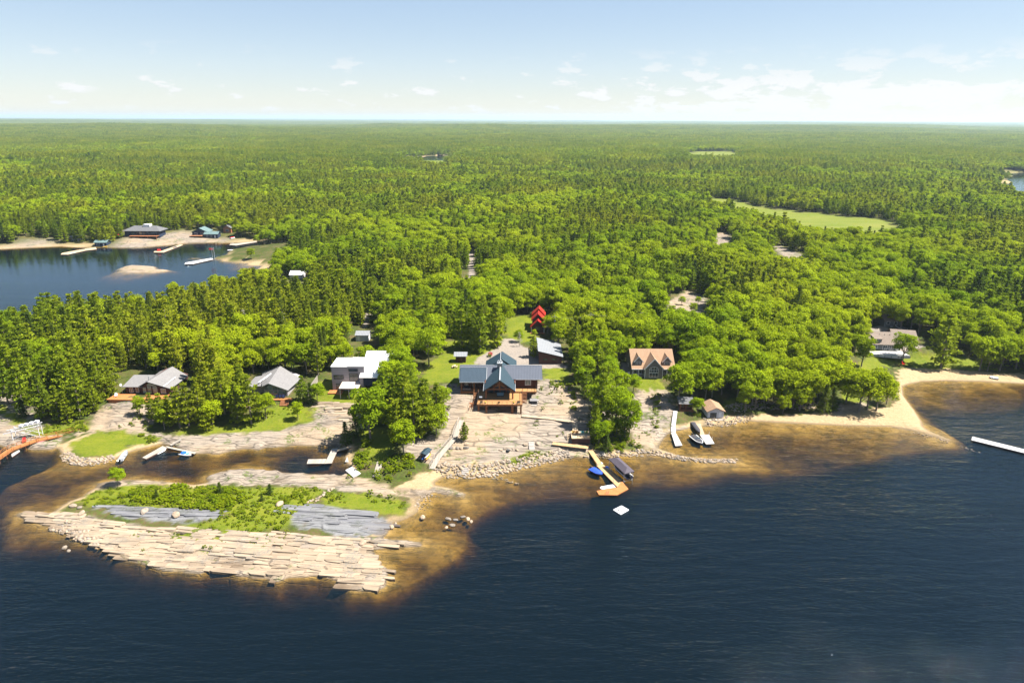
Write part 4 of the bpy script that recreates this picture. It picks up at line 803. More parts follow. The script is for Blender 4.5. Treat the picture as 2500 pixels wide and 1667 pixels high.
def chair(loc, rz, mat, label, cat='chair', group=None, sc=1.0):
    o = thing('deck_chair', label, cat, loc, rz, group); o.scale = (sc,)*3
    MB().slab([(-.3, -.35, .42), (.3, -.35, .42), (.3, .25, .33), (-.3, .25, .33)], .05).build('seat', M[mat], o); MB().slab([(-.3, .2, .35), (.3, .2, .35), (.34, .55, 1.1), (-.34, .55, 1.1)], .05).build('backrest', M[mat], o)
    for sx in (-1, 1):
        MB().box(sx*.38-.06, -.4, .58, sx*.38+.06, .4, .62).build('armrest', M[mat], o); MB().box(sx*.38-.03, -.36, 0, sx*.38+.03, -.28, .58).build('leg', M[mat], o); MB().bar((sx*.36, .35, .58), (sx*.36, .6, 0), .06).build('leg', M[mat], o)
    return o
def pot(loc, label):
    o = thing('flower_pot', label, 'flower pot', loc); MB().cyl((0, 0), .16, 0, .38, 10, .24).build('pot', M['black'], o); g = np.random.default_rng(int(abs(loc[0]*10))); d_ = unit(g.normal(size=(160, 3))); d_[:, 2] = abs(d_[:, 2]); V, Q = leaves(d_*.3+[0, 0, .45], d_, np.full(160, .09), g)
    f = bpy.data.objects.new('flowers', mesh_np('flowers', V, Q, [M['yellow_flower']])); COL.objects.link(f); f.parent = o
pot(on(-4.4, .8, 2.953), 'pot of yellow flowers at the left of the log house deck rail'); pot(on(4.3, .8, 2.953), 'pot of yellow flowers at the right of the log house deck rail')
chair(on(5.8, .9, 2.953), 3.0, 'black', 'dark chair in the right front corner of the log house deck'); chair(on(-5.6, .8, 2.953), 3.2, 'black', 'dark low chair in the left front corner of the log house deck'); chair(on(-.2, .8, 2.953), 3.14, 'timber', 'small brown wooden chair at the middle of the log house deck rail', sc=.8)
o = thing('barbecue', 'silver and black barbecue grill on the left side of the log house deck', 'barbecue', on(-5.9, 3.4, 2.953)); MB().box(-.7, -.3, .1, .7, .3, .85).build('cart', M['black'], o); MB().prism_x([(-.32, .86), (.32, .86), (.3, 1.15), (0, 1.3), (-.28, 1.1)], -.45, .45).build('lid', M['metal'], o)
o = thing('wicker_sofa', 'wicker sofa with pale cushions on the left porch of the log house', 'sofa', on(-10.8, 11.9, 2.653)); MB().box(-1.4, -.4, 0, 1.4, .45, .42).build('base', M['dark_wood'], o); MB().box(-1.4, .453, 0, 1.4, .65, .9).build('backrest', M['dark_wood'], o)
for i in range(3): MB().box(-1.3+i*.9, -.38, .423, -.48+i*.9, .4, .6).build('cushion', M['concrete'], o)
o = thing('outdoor_sofa', 'pale blue cushioned sofa under the front gable of the log house', 'sofa', on(.1, 6.6, 2.953)); MB().box(-1.1, -.5, 0, 1.1, .5, .4).build('base', M['black'], o); MB().box(-1.0, -.48, .403, 1.0, .4, .58).build('cushion', simple('pale_blue_cushion', (.25, .36, .42), .8), o); MB().box(-1.1, .503, 0, 1.1, .7, .95).build('backrest', simple('slate_blue_cushion', (.16, .25, .3), .8), o)
# ================================================================== garage, shed, red cabin
G = thing('garage', 'red brown garage with a sloping pale grey metal roof beside the driveway', 'garage', (9.7, 230.2, 6.66))
MB().prism_y([(0, -.6), (8.1, -.6), (8.1, 2.75), (0, 4.8)], 0, 14.6).build('wall', M['brown_board'], G); MB().slab([(-.45, -.7, 5.05), (8.6, -.7, 2.85), (8.6, 15.3, 2.85), (-.45, 15.3, 5.05)], .2).build('roof', M['grey_metal'], G)
window(G, 2.2, 1.3, 1.6, .75, 0, 'dark_wood'); window(G, 5.4, 1.3, 1.6, .75, 0, 'dark_wood'); mb = MB(); mb.bar((-.4, -.72, 4.93), (8.6, -.72, 2.74), .06, .22); mb.build('fascia', M['black'], G)
S = thing('garden_shed', 'small dark brown shed with a grey roof on the lawn behind the log house', 'shed', (-20.2, 231.0, 6.7)); MB().box(0, 0, -.4, 3.6, 2.8, 2.6).build('wall', M['dark_wood'], S); gable_x(S, -.6, 4.2, -.7, 3.4, 1.4, 2.55, 3.6, 'grey_metal', .12); d_ = MB().box(1.3, -.05, 0, 2.4, -.003, 2.0).build('door', M['brown_board'], S); MB().box(2.2, -.1, .95, 2.26, -.053, 1.1).build('handle', M['metal'], d_)
RC = thing('red_roofed_cabin', 'tall dark cabin with three stepped bright red gable roofs among the trees', 'cabin', (10.4, 265.4, 7.4), R(-4))
mb = MB(); mb.prism_y([(-2.5, -.5), (2.5, -.5), (2.5, 2.4), (0, 4.9), (-2.5, 2.4)], .4, 3.2); mb.prism_y([(-2.4, -.5), (2.4, -.5), (2.4, 4.1), (0, 6.6), (-2.4, 4.1)], 3.2, 12.5); mb.build('wall', M['dark_wood'], RC)
gable_y(RC, -3.1, 3.1, 0, -.3, 3.1, 2.1, 2.1, 5.3, 'red_roof', .18); gable_y(RC, -2.9, 2.9, 0, 2.6, 8.0, 4.2, 4.2, 7.2, 'red_roof', .18); gable_y(RC, -2.9, 2.9, .1, 8.01, 13.0, 5.0, 5.0, 8.0, 'red_roof', .18); window(RC, 0, .8, 1.8, 1.6, .4, 'brown_board', nx=2); MB().box(-3, -1.8, -.3, 3, .38, .12).build('porch_floor', M['timber'], RC)
for x in (-2.6, 2.6): MB().box(x-.1, -.25, .123, x+.1, -.05, 2.5).build('porch_post', M['trim'], RC)
# ================================================================== tan house
TH = thing('tan_roofed_house', 'grey two-storey house with a tan shingle roof, dormers and tall arched window', 'house', (41.6, 221.5, 5.3)); x0 = 0
mb = MB(); mb.box(0, 1.2, -1, 14.4, 13, 3.6); mb.prism_x([(1.2, 3.6), (13, 3.6), (6.6, 7.6)], 0, 14.4); mb.box(4.0, -2.2, -1.2, 10.1, 1.2, 3.7); mb.prism_y([(4.0, 3.7), (10.1, 3.7), (7.05, 7.0)], -2.2, 4.0); wl = mb.build('wall', M['taupe'], TH)
gable_x(TH, -.35, 14.8, -1.0, 13.6, 6.5, 3.05, 8.0, 'tan_shingle', .2); gable_y(TH, 3.6, 10.5, 7.05, -2.6, 6.0, 3.45, 3.45, 7.3, 'tan_shingle', .2, 'gable_roof')
for xd in (2.15, 12.0):
    d_ = MB(); d_.box(xd-1.25, .75, 3.0, xd+1.25, 4.2, 5.35); d_.prism_y([(xd-1.25, 5.35), (xd+1.25, 5.35), (xd, 6.9)], .75, 4.6); dm = d_.build('dormer', M['taupe'], TH); gable_y(dm, xd-1.7, xd+1.7, xd, .35, 5.2, 5.05, 5.05, 7.15, 'tan_shingle', .16); window(dm, xd, 3.9, 1.7, 1.35, .75, 'trim', nx=3, nz=2)
# trims along the gable edges
mb = MB(); mb.bar((3.6, -2.62, 3.4), (7.05, -2.62, 7.25), .1, .28); mb.bar((10.5, -2.62, 3.4), (7.05, -2.62, 7.25), .1, .28); mb.bar((-.35, -1.03, 2.98), (4.0, -1.03, 2.98), .1, .24); mb.bar((10.1, -1.03, 2.98), (14.8, -1.03, 2.98), .1, .24); mb.box(3.95, -2.26, -.9, 4.12, -2.203, 3.5); mb.box(9.98, -2.26, -.9, 10.15, -2.203, 3.5)
for xd in (2.15, 12.0): mb.bar((xd-1.7, .32, 5.0), (xd, .32, 7.1), .08, .24); mb.bar((xd+1.7, .32, 5.0), (xd, .32, 7.1), .08, .24)
mb.build('trim_board', M['trim'], TH)
window(TH, 7.05, .5, 3.1, 1.75, -2.2, 'trim', nx=3, name='picture_window')
aw = MB(); ap = MB(); n = 12; arc = [(7.05+1.55*math.cos(math.pi*i/n), 3.25+1.05*math.sin(math.pi*i/n)) for i in range(n+1)]; ap.prism_y([(5.5, 2.35)]+[(8.6, 2.35)]+arc, -2.24, -2.203)
for i in range(n): aw.bar((arc[i][0], -2.27, arc[i][1]), (arc[i+1][0], -2.27, arc[i+1][1]), .1)
for a, b_ in (((5.5, 2.35), (8.6, 2.35)), ((5.5, 2.35), (5.5, 3.25)), ((8.6, 2.35), (8.6, 3.25)), ((5.5, 3.25), (8.6, 3.25)), ((7.05, 2.35), (7.05, 4.3)), ((6.1, 2.35), (6.1, 4.1)), ((8.0, 2.35), (8.0, 4.1))): aw.bar((a[0], -2.27, a[1]), (b_[0], -2.27, b_[1]), .09)
w_ = aw.build('arched_window', M['trim'], TH); ap.build('pane', M['glass'], w_)
for x in (1.2, 2.9): window(TH, x, .6, 1.3, 1.9, 1.2, 'trim', nx=2)
for x in (11.6, 13.2): window(TH, x, .6, 1.3, 1.9, 1.2, 'trim', nx=2)
mb = MB(); mb.box(.1, -.9, .1, 3.95, 1.19, .3); mb.box(10.15, -.9, .1, 14.3, 1.19, .3); mb.build('porch_floor', M['grey_wood'], TH); railing(TH, [(.15, 1.1), (.15, -.8), (3.9, -.8)], .3, .9, .9, 'trim', 'porch_railing')
for x in (.2, 2.1, 11.9, 14.2): MB().box(x-.09, -.85, .303, x+.09, -.67, 2.85).build('porch_post', M['trim'], TH)
window(TH, 0, .8, 1.2, 1.2, 8.0, 'trim', side=-1)
o = thing('gas_tank', 'small white utility box beside the tan-roofed house on its driveway', 'utility box', (40.7, 222.6, gz(40.7, 222.6))); MB().box(-.35, -.2, 0, .35, .2, .95).build('cabinet', M['trim'], o); MB().box(-.38, -.23, .953, .38, .23, 1.02).build('lid', M['metal'], o)
# ================================================================== boathouse and small cabin
B = thing('boathouse', 'white boathouse with a tan roof and wide dark boat door on the shore', 'boathouse', (61.2, 195.8, 1.25), R(2))
mb = MB(); mb.box(0, 0, -.6, 5.1, 6.2, 2.45); mb.prism_y([(0, 2.45), (5.1, 2.45), (2.55, 3.5)], 0, 6.2); mb.build('wall', M['white_wall'], B); mb = MB(); gable_y(B, -.45, 5.55, 2.55, -.5, 6.7, 2.35, 2.35, 3.72, 'tan_shingle', .16)
d_ = MB(); d_.box(.75, -.05, .1, 2.85, -.003, 1.95); dd = d_.build('boat_door', M['glass'], B); f_ = MB(); f_.box(.6, -.1, 0, .74, -.003, 2.1); f_.box(2.86, -.1, 0, 3.0, -.003, 2.1); f_.box(.74, -.1, 1.96, 2.86, -.003, 2.1); f_.build('door_frame', M['trim'], dd); dd = MB().box(3.5, -.06, 0, 4.4, -.003, 1.95).build('door', M['trim'], B); MB().box(4.2, -.11, .9, 4.26, -.063, 1.05).build('handle', M['black'], dd); MB().box(-.3, -1.3, -.9, 5.4, -.1, -.02).build('apron', M['concrete'], B); window(B, 0, 1.2, 1.1, .8, 3.2, 'trim', side=-1)
C = thing('old_wooden_cabin', 'old open-fronted wooden hut with a sagging grey roof left of the boathouse', 'hut', (53.6, 200.5, 1.75), R(-3)); mb = MB(); mb.box(0, .9, -.5, 4.1, 3.2, 2.5); mb.build('wall', M['brown_board'], C); MB().slab([(-.5, -.5, 2.55), (4.6, -.5, 2.45), (4.6, 3.7, 3.3), (-.5, 3.7, 3.35)], .16).build('roof', M['dark_shingle'], C)
for x in (.1, 1.9, 3.9): MB().box(x-.09, -.1, -.3, x+.09, .08, 2.45).build('porch_post', M['cedar'], C)
MB().box(-.2, -.4, -.5, 4.3, .89, .12).build('porch_floor', M['cedar'], C); MB().box(-.3, -.3, 2.2, 4.4, -.12, 2.44).build('beam', M['cedar'], C); window(C, 1.0, .9, .9, .9, .9, 'cedar'); window(C, 3.0, .9, .9, .9, .9, 'cedar')
# ================================================================== white modern house
W = thing('modern_house', 'boxy lilac grey modern house with flat white roofs and a patio canopy', 'house', (-58.7, 208.1, 5.06))
MB().box(0, 0, -.8, 10.6, 8.5, 8.15).build('wall', M['mauve'], W); mb = MB(); mb.box(-.15, -.15, 8.153, 5.2, 8.7, 8.36); mb.box(5.2, -.05, 8.153, 10.8, 8.7, 8.5); mb.build('roof', M['white_roof'], W); MB().cyl((7.3, 4.2), .12, 8.5, 9.3).build('vent_pipe', M['steel'], W)
mb = MB(); mb.prism_x([(-1.6, 2.3), (11, -.5), (11, 9.6), (-1.6, 5.5)], 10.603, 19); mb.build('side_wing', M['navy_wall'], W); MB().slab([(9.4, -2.2, 5.4), (19.4, -2.2, 5.4), (19.4, 11.4, 9.9), (9.4, 11.4, 9.9)], .25).build('wing_roof', M['white_roof'], W); MB().box(9.5, -1.9, 2.3, 10.6, -.003, 5.35).build('bay', M['mauve'], W)
window(W, 2.2, 3.9, 3.3, 1.5, 0, 'black', nx=1); window(W, 2.6, .35, 2.9, 2.1, 0, 'black', nx=2); window(W, 7.1, 3.3, 2.9, 2.8, 0, 'black', nx=2); window(W, 7.1, 6.6, 3.0, .95, 0, 'black', nx=2); window(W, 7.3, .3, 2.6, 2.3, 0, 'black', nx=2)
MB().box(-1.0, -2.9, -.5, 3.6, -.02, .18).build('deck', M['orange'], W); MB().slab([(3.3, -5.0, 2.75), (9.6, -5.0, 2.75), (9.6, -.02, 3.1), (3.3, -.02, 3.1)], .2).build('canopy', simple('cream_canopy_panel', (.50, .40, .33), .6, .05), W)
for x in (3.6, 6.4, 9.3): MB().box(x-.1, -4.85, -.9, x+.1, -4.65, 2.6).build('canopy_post', M['concrete'], W)
# ================================================================== left and right cottages
LC = thing('grey_roofed_cottage', 'dark cottage with a broad pale grey roof, glazed gable and orange deck', 'cottage', (-117.0, 204.0, 5.0))
mb = MB(); mb.box(-2.3, .4, -.9, 7.0, 13, 2.3); mb.prism_y([(-2.3, 2.3), (7.0, 2.3), (.0, 4.3)], .4, 13); mb.box(-8.0, 1.2, -.9, -2.3, 9.5, 2.3); mb.prism_x([(1.2, 2.3), (9.5, 2.3), (6.4, 3.7)], -8.0, -2.3); mb.build('wall', M['dark_wood'], LC)
mb = MB(); mb.slab([(.2, -.4, 4.55), (1.9, 13.4, 4.75), (-2.6, 13.4, 3.0), (-2.6, -.1, 2.95)], .2); mb.slab([(.2, -.4, 4.55), (7.4, -.3, 2.15), (7.9, 11.2, 2.2), (1.9, 13.4, 4.75)], .2); mb.build('roof', M['grey_shingle'], LC); mb = MB(); mb.slab([(-8.6, .4, 2.45), (-2.0, .4, 2.45), (-1.0, 7.0, 4.1), (-7.9, 7.0, 4.1)], .2); mb.slab([(-7.9, 7.0, 4.1), (-1.0, 7.0, 4.1), (-1.0, 11, 2.6), (-8.3, 11, 2.6)], .2); mb.build('wing_roof', M['grey_shingle'], LC)
for x, w_, h_ in ((-1.4, 1.3, 2.2), (.2, 1.5, 2.6), (2.0, 1.7, 2.4), (4.6, 1.6, 1.7)): window(LC, x, .25, w_, h_, .4, 'dark_wood' if x < 3 else 'trim', 'glass_green', nx=1, nz=1)
mb = MB(); mb.prism_y([(-.6, 2.95), (2.6, 2.7), (2.4, 3.3), (.2, 3.95)], .33, .397); mb.build('gable_window', M['glass_green'], LC); window(LC, -6.2, .2, 1.2, 1.9, 1.2, 'trim', nx=2); window(LC, -4.2, .2, 1.0, 1.9, 1.2, 'trim')
mb = MB(); mb.bar((-2.75, -.42, 2.85), (.2, -.42, 4.45), .1, .25); mb.bar((.2, -.42, 4.45), (7.5, -.42, 2.05), .1, .25); mb.build('gable_board', M['black'], LC); MB().bar((5.2, -.3, 2.98), (5.6, 7.2, 3.3), .22, .06).build('roof_flashing', M['trim'], LC); MB().cyl((-1.2, 3.5), .16, 3.2, 5.1).build('stove_pipe', M['steel'], LC)
MB().slab([(-11.5, -4.2, .0), (-1.6, -4.4, .0), (7, -3.0, .0), (7, .38, .0), (-10.8, 1.1, .0)], .22, True).build('deck', M['orange'], LC); MB().slab([(-11.0, -4.0, -.22), (-1.7, -4.2, -.22), (6.9, -2.8, -.22), (6.9, .3, -.22), (-10.4, .9, -.22)], 1.4, True).build('deck_skirt', M['cedar'], LC); steps(LC, -1.4, 1.4, -3.4, -.02, -5.0, -.9, 5, 'orange')
o = thing('satellite_dish', 'white satellite dish at the left eave of the grey-roofed cottage', 'dish', (-126.2, 205.2, gz(-126.2, 205.2))); MB().cyl((0, 0), .05, -.3, 2.9).build('mast', M['steel'], o); MB().cyl((0, 0), .12, 0, .16, 14, .48).build('reflector', M['trim'], o).matrix_local = Matrix.Translation((0, -.1, 3.0)) @ Matrix.Rotation(R(70), 4, 'X')
chair((-126.6, 202.2, 5.003), .4, 'trim', 'white chair on the left corner of the orange cottage deck')
RCt = thing('glass_fronted_cottage', 'cottage with pale grey hipped roof and tall glass gable above lawn', 'cottage', (-77.6, 202.9, 4.9))
mb = MB(); mb.box(-1.9, .4, -.8, 5.6, 14, 2.2); mb.prism_y([(-1.9, 2.2), (5.6, 2.2), (.2, 4.2)], .4, 14); mb.box(-8, 3, -.8, -1.9, 12, 2.2); mb.build('wall', M['mauve'], RCt)
mb = MB(); mb.slab([(.1, -.3, 4.75), (-1.1, 14.8, 5.2), (-7.5, 14.8, 2.6), (-2.2, -.1, 3.6)], .2); mb.slab([(.1, -.3, 4.75), (6.1, -.2, 2.35), (7.2, 9.8, 2.45), (-1.1, 14.8, 5.2)], .2); mb.build('roof', M['grey_shingle'], RCt); MB().slab([(-8.6, 2.2, 2.3), (-2.0, 2.2, 2.9), (-2.2, 10, 4.0), (-8.0, 10, 3.0)], .18).build('wing_roof', M['grey_shingle'], RCt); MB().bar((-4.6, 3.6, 3.45), (-2.4, 9.6, 4.35), .5, .1).build('roof_flashing', M['trim'], RCt)
for x in (-1.2, .3, 1.8, 3.3, 4.7): window(RCt, x, .15, 1.35, 1.85, .4, 'mauve', 'glass_green')
mb = MB(); mb.prism_y([(-1.6, 2.15), (4.2, 2.15), (3.2, 2.85), (.2, 4.0), (-1.6, 3.2)], .33, .397); gw = mb.build('gable_window', M['glass_green'], RCt); mb = MB()
for x in (-.5, 1.0, 2.5): mb.box(x-.05, .27, 2.15, x+.05, .328, 3.9-max(0, x-.2)*.42)
mb.build('mullion', M['mauve'], gw); mb = MB(); mb.bar((-2.3, -.32, 3.5), (.1, -.32, 4.65), .1, .22); mb.bar((.1, -.32, 4.65), (6.2, -.32, 2.25), .1, .22); mb.build('gable_board', M['steel'], RCt)
MB().box(-3.0, -2.3, -.35, 7.6, .38, -.1).build('deck', M['orange'], RCt); mb = MB(); mb.box(-2.9, -2.2, -1.2, 7.5, -2.05, -.35); mb.build('deck_skirt', M['dark_wood'], RCt); steps(RCt, 4.3, 6.8, -2.4, -.12, -4.2, -1.2, 5, 'cedar')
for i, x in enumerate((2.4, 3.6, 4.7)): chair((-77.6+x, 202.9-.9, 4.81), .2*i, 'boat_navy', ('left', 'middle', 'right')[i]+' of three dark blue chairs on the deck of the glass-fronted cottage', 'chair', 'blue deck chairs')
# ================================================================== right compound
def house(name, label, cat, loc, w, d, h, rise, wall, roof, rz=0, over=.45, wins=(), axis='x', deck=None):
    o = thing(name, label, cat, loc, rz); mb = MB(); mb.box(0, 0, -1.0, w, d, h)
    if axis == 'x': mb.prism_x([(0, h), (d, h), (d/2, h+rise*.93)], 0, w)
    else: mb.prism_y([(0, h), (w, h), (w/2, h+rise*.93)], 0, d)
    mb.build('wall', M[wall], o)
    e = h-over*rise/((d if axis == 'x' else w)/2)+.2
    if axis == 'x': gable_x(o, -over, w+over, -over, d+over, d/2, e, h+rise+.2, roof, .18)
    else: gable_y(o, -over, w+over, w/2, -over, d+over, e, e, h+rise+.2, roof, .18)
    for wn in wins:
        if wn[0] == 'door': dd = MB().box(wn[1]-.5, -.06, 0, wn[1]+.5, -.003, 2.05).build('door', M[wn[2]], o); MB().box(wn[1]+.3, -.1, .95, wn[1]+.38, -.063, 1.1).build('handle', M['black'], dd)
        else: window(o, wn[1], wn[2], wn[3], wn[4], 0, wn[5], nx=wn[6])
    return o
o = house('lakeside_house', 'grey house with brown roof and pale terrace behind the right-hand lawn', 'house', (140.5, 254.2, 4.3), 11.5, 11, 2.6, 3.2, 'grey_wall', 'brown_shingle', R(-4), .5, [('w', 2.0, .9, 1.6, 1.2, 'trim', 2), ('w', 5.6, .15, 1.7, 2.1, 'trim', 2), ('w', 8.0, .15, 1.6, 2.1, 'trim', 2), ('door', 10.3, 'trim')]); d_ = MB(); d_.box(1.5, .5, 3.0, 4.2, 3.6, 4.6); dm = d_.build('dormer', M['grey_wall'], o); MB().slab([(1.2, .1, 4.62), (4.5, .1, 4.62), (4.5, 4.4, 5.3), (1.2, 4.4, 5.3)], .15).build('roof', M['brown_shingle'], dm); window(dm, 2.85, 3.4, 1.5, .9, .5, 'trim', nx=2)
MB().slab([(-1.5, -4.4, -.03), (8.5, -6.6, -.03), (12.8, -6.0, -.03), (11.8, -.02, -.03), (-1.5, -.02, -.03)], 1.0, True).build('terrace', M['white_plank'], o)
for i in range(3): MB().cyl((4.5+i*2, 4.0), .1, 4.5, 5.5).build('vent_pipe', M['black'], o)
o = house('detached_garage', 'grey garage with a low brown roof right of the gravel yard', 'garage', (153.5, 262.0, 4.3), 8.5, 9.5, 2.6, 2.2, 'grey_wall', 'brown_shingle', R(-14), .5, [('w', 2.0, .9, 1.2, 1.1, 'trim', 1), ('w', 4.8, .9, 1.2, 1.1, 'trim', 1), ('door', 6.9, 'trim')])
o = house('guest_house', 'small two-storey grey house with brown roof behind the brown-roofed garage', 'house', (158.5, 279.0, 4.6), 6.8, 8, 4.6, 2.4, 'grey_wall', 'brown_shingle', R(-3), .4, [('w', 1.6, 3.0, 1.3, 1.2, 'trim', 1), ('w', 4.6, 3.0, 1.3, 1.2, 'trim', 1), ('door', 3.2, 'trim')])
# small roofs in the forest
o = house('metal_roofed_shed', 'small shed with a pale metal roof in the trees behind the modern house', 'shed', (*Pg(869, 833)[:2], Pg(869, 833)[2]), 5.0, 5.0, 2.4, 1.0, 'white_wall', 'grey_metal', 0, .3, [('door', 1.2, 'trim')])
for px, py, w_, d_, r_, wl_, ro_, lb in ((708, 682, 7, 6, 1.6, 'white_wall', 'white_roof', 'white-roofed cottage half hidden by trees near the bay'), (672, 832, 3.2, 4, .8, 'white_wall', 'white_roof', 'small white shed half hidden in the trees behind the cottages'), (696, 815, 2.6, 3, .7, 'white_wall', 'grey_metal', 'tiny white hut in a clearing right of the small white shed'), (1612, 786, 4.4, 5, 1.2, 'grey_wall', 'grey_metal', 'grey metal roof showing beside the inland rock outcrop'), (562, 918, 3.0, 3.0, .9, 'white_wall', 'grey_shingle', 'small grey shed at the bend of the left driveway')):
    q_ = Pg(px, py); house('forest_shed', lb, 'shed', tuple(q_), w_, d_, 2.4, r_, wl_, ro_, 0, .3, [('door', w_*.3, 'trim')])
# ================================================================== far bay cottages
q_ = Pg(306, 578); FB = thing('long_navy_cottage', 'long navy cottage with a broad grey hip roof across the bay', 'cottage', tuple(q_)); MB().box(0, 0, -1, 26, 10, 4.6).build('wall', M['navy_wall'], FB); z_ = 4.5; mb = MB()
for f_ in ([(-1, -1.5, z_), (27.5, -1.5, z_), (22, 5, z_+3.2), (5.5, 5, z_+3.2)], [(27.5, -1.5, z_), (27.5, 12, z_), (22, 5, z_+3.2)], [(-1, -1.5, z_), (5.5, 5, z_+3.2), (-1, 12, z_)], [(27.5, 12, z_), (-1, 12, z_), (5.5, 5, z_+3.2), (22, 5, z_+3.2)]): mb.slab(f_, .2, True)
mb.build('roof', M['dark_shingle'], FB); mb = MB(); mb.box(13, 3.2, z_+2.2, 18, 7, z_+4.3); mb.build('roof_lantern', M['white_roof'], FB); MB().box(5, -4.2, .9, 26, -.02, 1.15).build('deck', M['cedar'], FB)
for x in (6, 9, 12, 15, 18, 21, 24): window(FB, x, 1.6, 2.2, 2.2, 0, 'dark_wood')
for x in (6, 12, 19, 25.5): MB().box(x-.15, -4.1, -2, x+.15, -3.8, .9).build('deck_post', M['cedar'], FB)
for args in (('navy_cottage', 'navy gabled cottage with a timber deck across the bay', 'cottage', Pg(470, 577), 12, 9, 3.4, 2.8, 'navy_wall', 'teal_roof', 'y', [('w', 3, 1, 2.2, 1.8, 'trim', 2), ('w', 8, 1, 2.6, 2.0, 'trim', 2)]), ('small_navy_cabin', 'small navy cabin with a teal metal roof on the bay rock', 'cabin', Pg(500, 581), 10, 6, 3.0, 1.5, 'navy_wall', 'teal_roof', 'x', [('w', 2, 1, 1.6, 1.3, 'trim', 2), ('w', 5, 1, 1.6, 1.3, 'trim', 2), ('door', 8, 'trim')]),
   ('brown_cabin', 'brown gabled cabin among trees right of the navy cottages', 'cabin', Pg(546, 569), 6, 8, 4.0, 2.0, 'cedar', 'dark_shingle', 'y', [('w', 3, 1.2, 2.4, 1.6, 'trim', 2)]), ('bay_boathouse', 'navy boathouse with a grey teal roof at the foot of the long dock', 'boathouse', Pg(232, 602), 8.5, 6, 3.0, 1.3, 'navy_wall', 'teal_roof', 'x', [('w', 2.5, .8, 2.6, 1.8, 'trim', 2), ('door', 6.5, 'trim')]),
   ('grey_bay_cabin', 'grey cabin under the trees at the left of the bay', 'cabin', Pg(174, 589), 7, 6, 3.2, 1.6, 'grey_wall', 'grey_metal', 'x', [('w', 2, 1, 1.4, 1.2, 'trim', 1), ('door', 5, 'trim')])):
    n_, lb, ct, q_, w_, d_, h_, r_, wa, ro, ax_, wn = args; o = house(n_, lb, ct, tuple(q_), w_, d_, h_, r_, wa, ro, 0, .6, wn, ax_)
    if n_ == 'navy_cottage': MB().box(-1, -3.5, .6, 9, -.02, .85).build('deck', M['cedar'], o); steps(o, 9.1, 11, -.5, .8, -4.5, -1.2, 7, 'pale_y')
# ================================================================== docks and walkways
def dock(name, label, poly, z, mat, cat='dock', th=.16, base='dark_wood', skirt=.32, posts=(), group=None):
    pts = [P(x, y, z) for x, y in poly]; c = np.mean(pts, 0); e = np.array(pts[1])-np.array(pts[0])
    L_ = [np.array(p)-c for p in pts]; k = len(L_); i_ = int(np.argmax([np.linalg.norm(L_[(i+1) % k]-L_[i]) for i in range(k)])); dv_ = L_[(i_+1) % k]-L_[i_]; rz = math.atan2(dv_[1], dv_[0])
    o = thing(name, label, cat, (c[0], c[1], z), rz, group); cr, sr = math.cos(-rz), math.sin(-rz); loc = [(p[0]*cr-p[1]*sr, p[0]*sr+p[1]*cr) for p in L_]
    MB().slab([(x, y, 0) for x, y in loc], th, True).build('deck', M[mat], o)
    MB().slab([(x*.96, y*.96, -th-.003) for x, y in loc], skirt, True).build('float', M[base], o)
    for px, py in posts:
        q_ = P(px, py, z)-c; x, y = q_[0]*cr-q_[1]*sr, q_[0]*sr+q_[1]*cr; MB().cyl((x, y), .07, -2.5, .9, 8).build('post', M['steel'], o)
    return o
def walk(name, label, path, width, mat, cat='walkway', zoff=.35, zs=None, rail=None, legs=True):
    """boards laid along a path of (pixel x, pixel y, height above ground) points"""
    pts = []
    for x, y, dz in path:
        if zs: pts.append(Vector(P(x, y, dz)))
        else: q_ = Pg(x, y); q_ = P(x, y, q_[2]+dz); pts.append(Vector(q_))
    o = thing(name, label, cat, pts[0]); L_ = [p-pts[0] for p in pts]; d = MB(); s = MB(); r = MB(); lg_ = MB()
    for a, b in zip(L_[:-1], L_[1:]):
        n = max(2, int((b-a).length/.32)); t_ = (b-a).normalized(); u = Vector((-t_.y, t_.x, 0)).normalized()*width/2
        for i in range(n):
            p0 = a+(b-a)*(i+.04)/n; p1 = a+(b-a)*(i+.96)/n; d.slab([p0-u, p1-u, p1+u, p0+u], .05, True)
        for sg in (-.8, .8): s.bar(a+u*sg-Vector((0, 0, .16)), b+u*sg-Vector((0, 0, .16)), .1, .2)
        if legs:
            for i in range(max(2, int((b-a).length/2.6))+1):
                p_ = a+(b-a)*i/max(2, int((b-a).length/2.6))
                for sg in (-.8, .8): lg_.bar(p_+u*sg-Vector((0, 0, .1)), p_+u*sg-Vector((0, 0, 1.3)), .1)
        if rail:
            for sg in rail:
                m_ = max(2, int((b-a).length/2.0))
                for i in range(m_+1): p_ = a+(b-a)*i/m_+u*sg; r.bar(p_-Vector((0, 0, .3)), p_+Vector((0, 0, .95)), .09)
                r.bar(a+u*sg+Vector((0, 0, .95)), b+u*sg+Vector((0, 0, .95)), .09); r.bar(a+u*sg+Vector((0, 0, .5)), b+u*sg+Vector((0, 0, .5)), .06)
    d.build('deck', M[mat], o); s.build('frame', M['grey_wood' if mat != 'orange' else 'cedar'], o)
    if legs: lg_.build('support_post', M['grey_wood' if mat != 'orange' else 'cedar'], o)
    if rail: r.build('railing', M['orange' if mat == 'orange' else 'grey_wood'], o)
    return o
ramp = dock('dock_gangway', 'golden sloping gangway from the granite shore to the main dock', [(1434,1097),(1445,1095),(1469,1130),(1459,1134)], .75, 'deck_x', 'gangway', .12, 'timber', .12)
MD = dock('main_dock', 'long golden timber dock with an angled end below the log house', [(1456,1135.5),(1470.5,1131.5),(1518,1173.5),(1507.5,1188.5)], .52, 'deck_x', posts=[(1456.5,1137),(1489,1151),(1497,1177)])
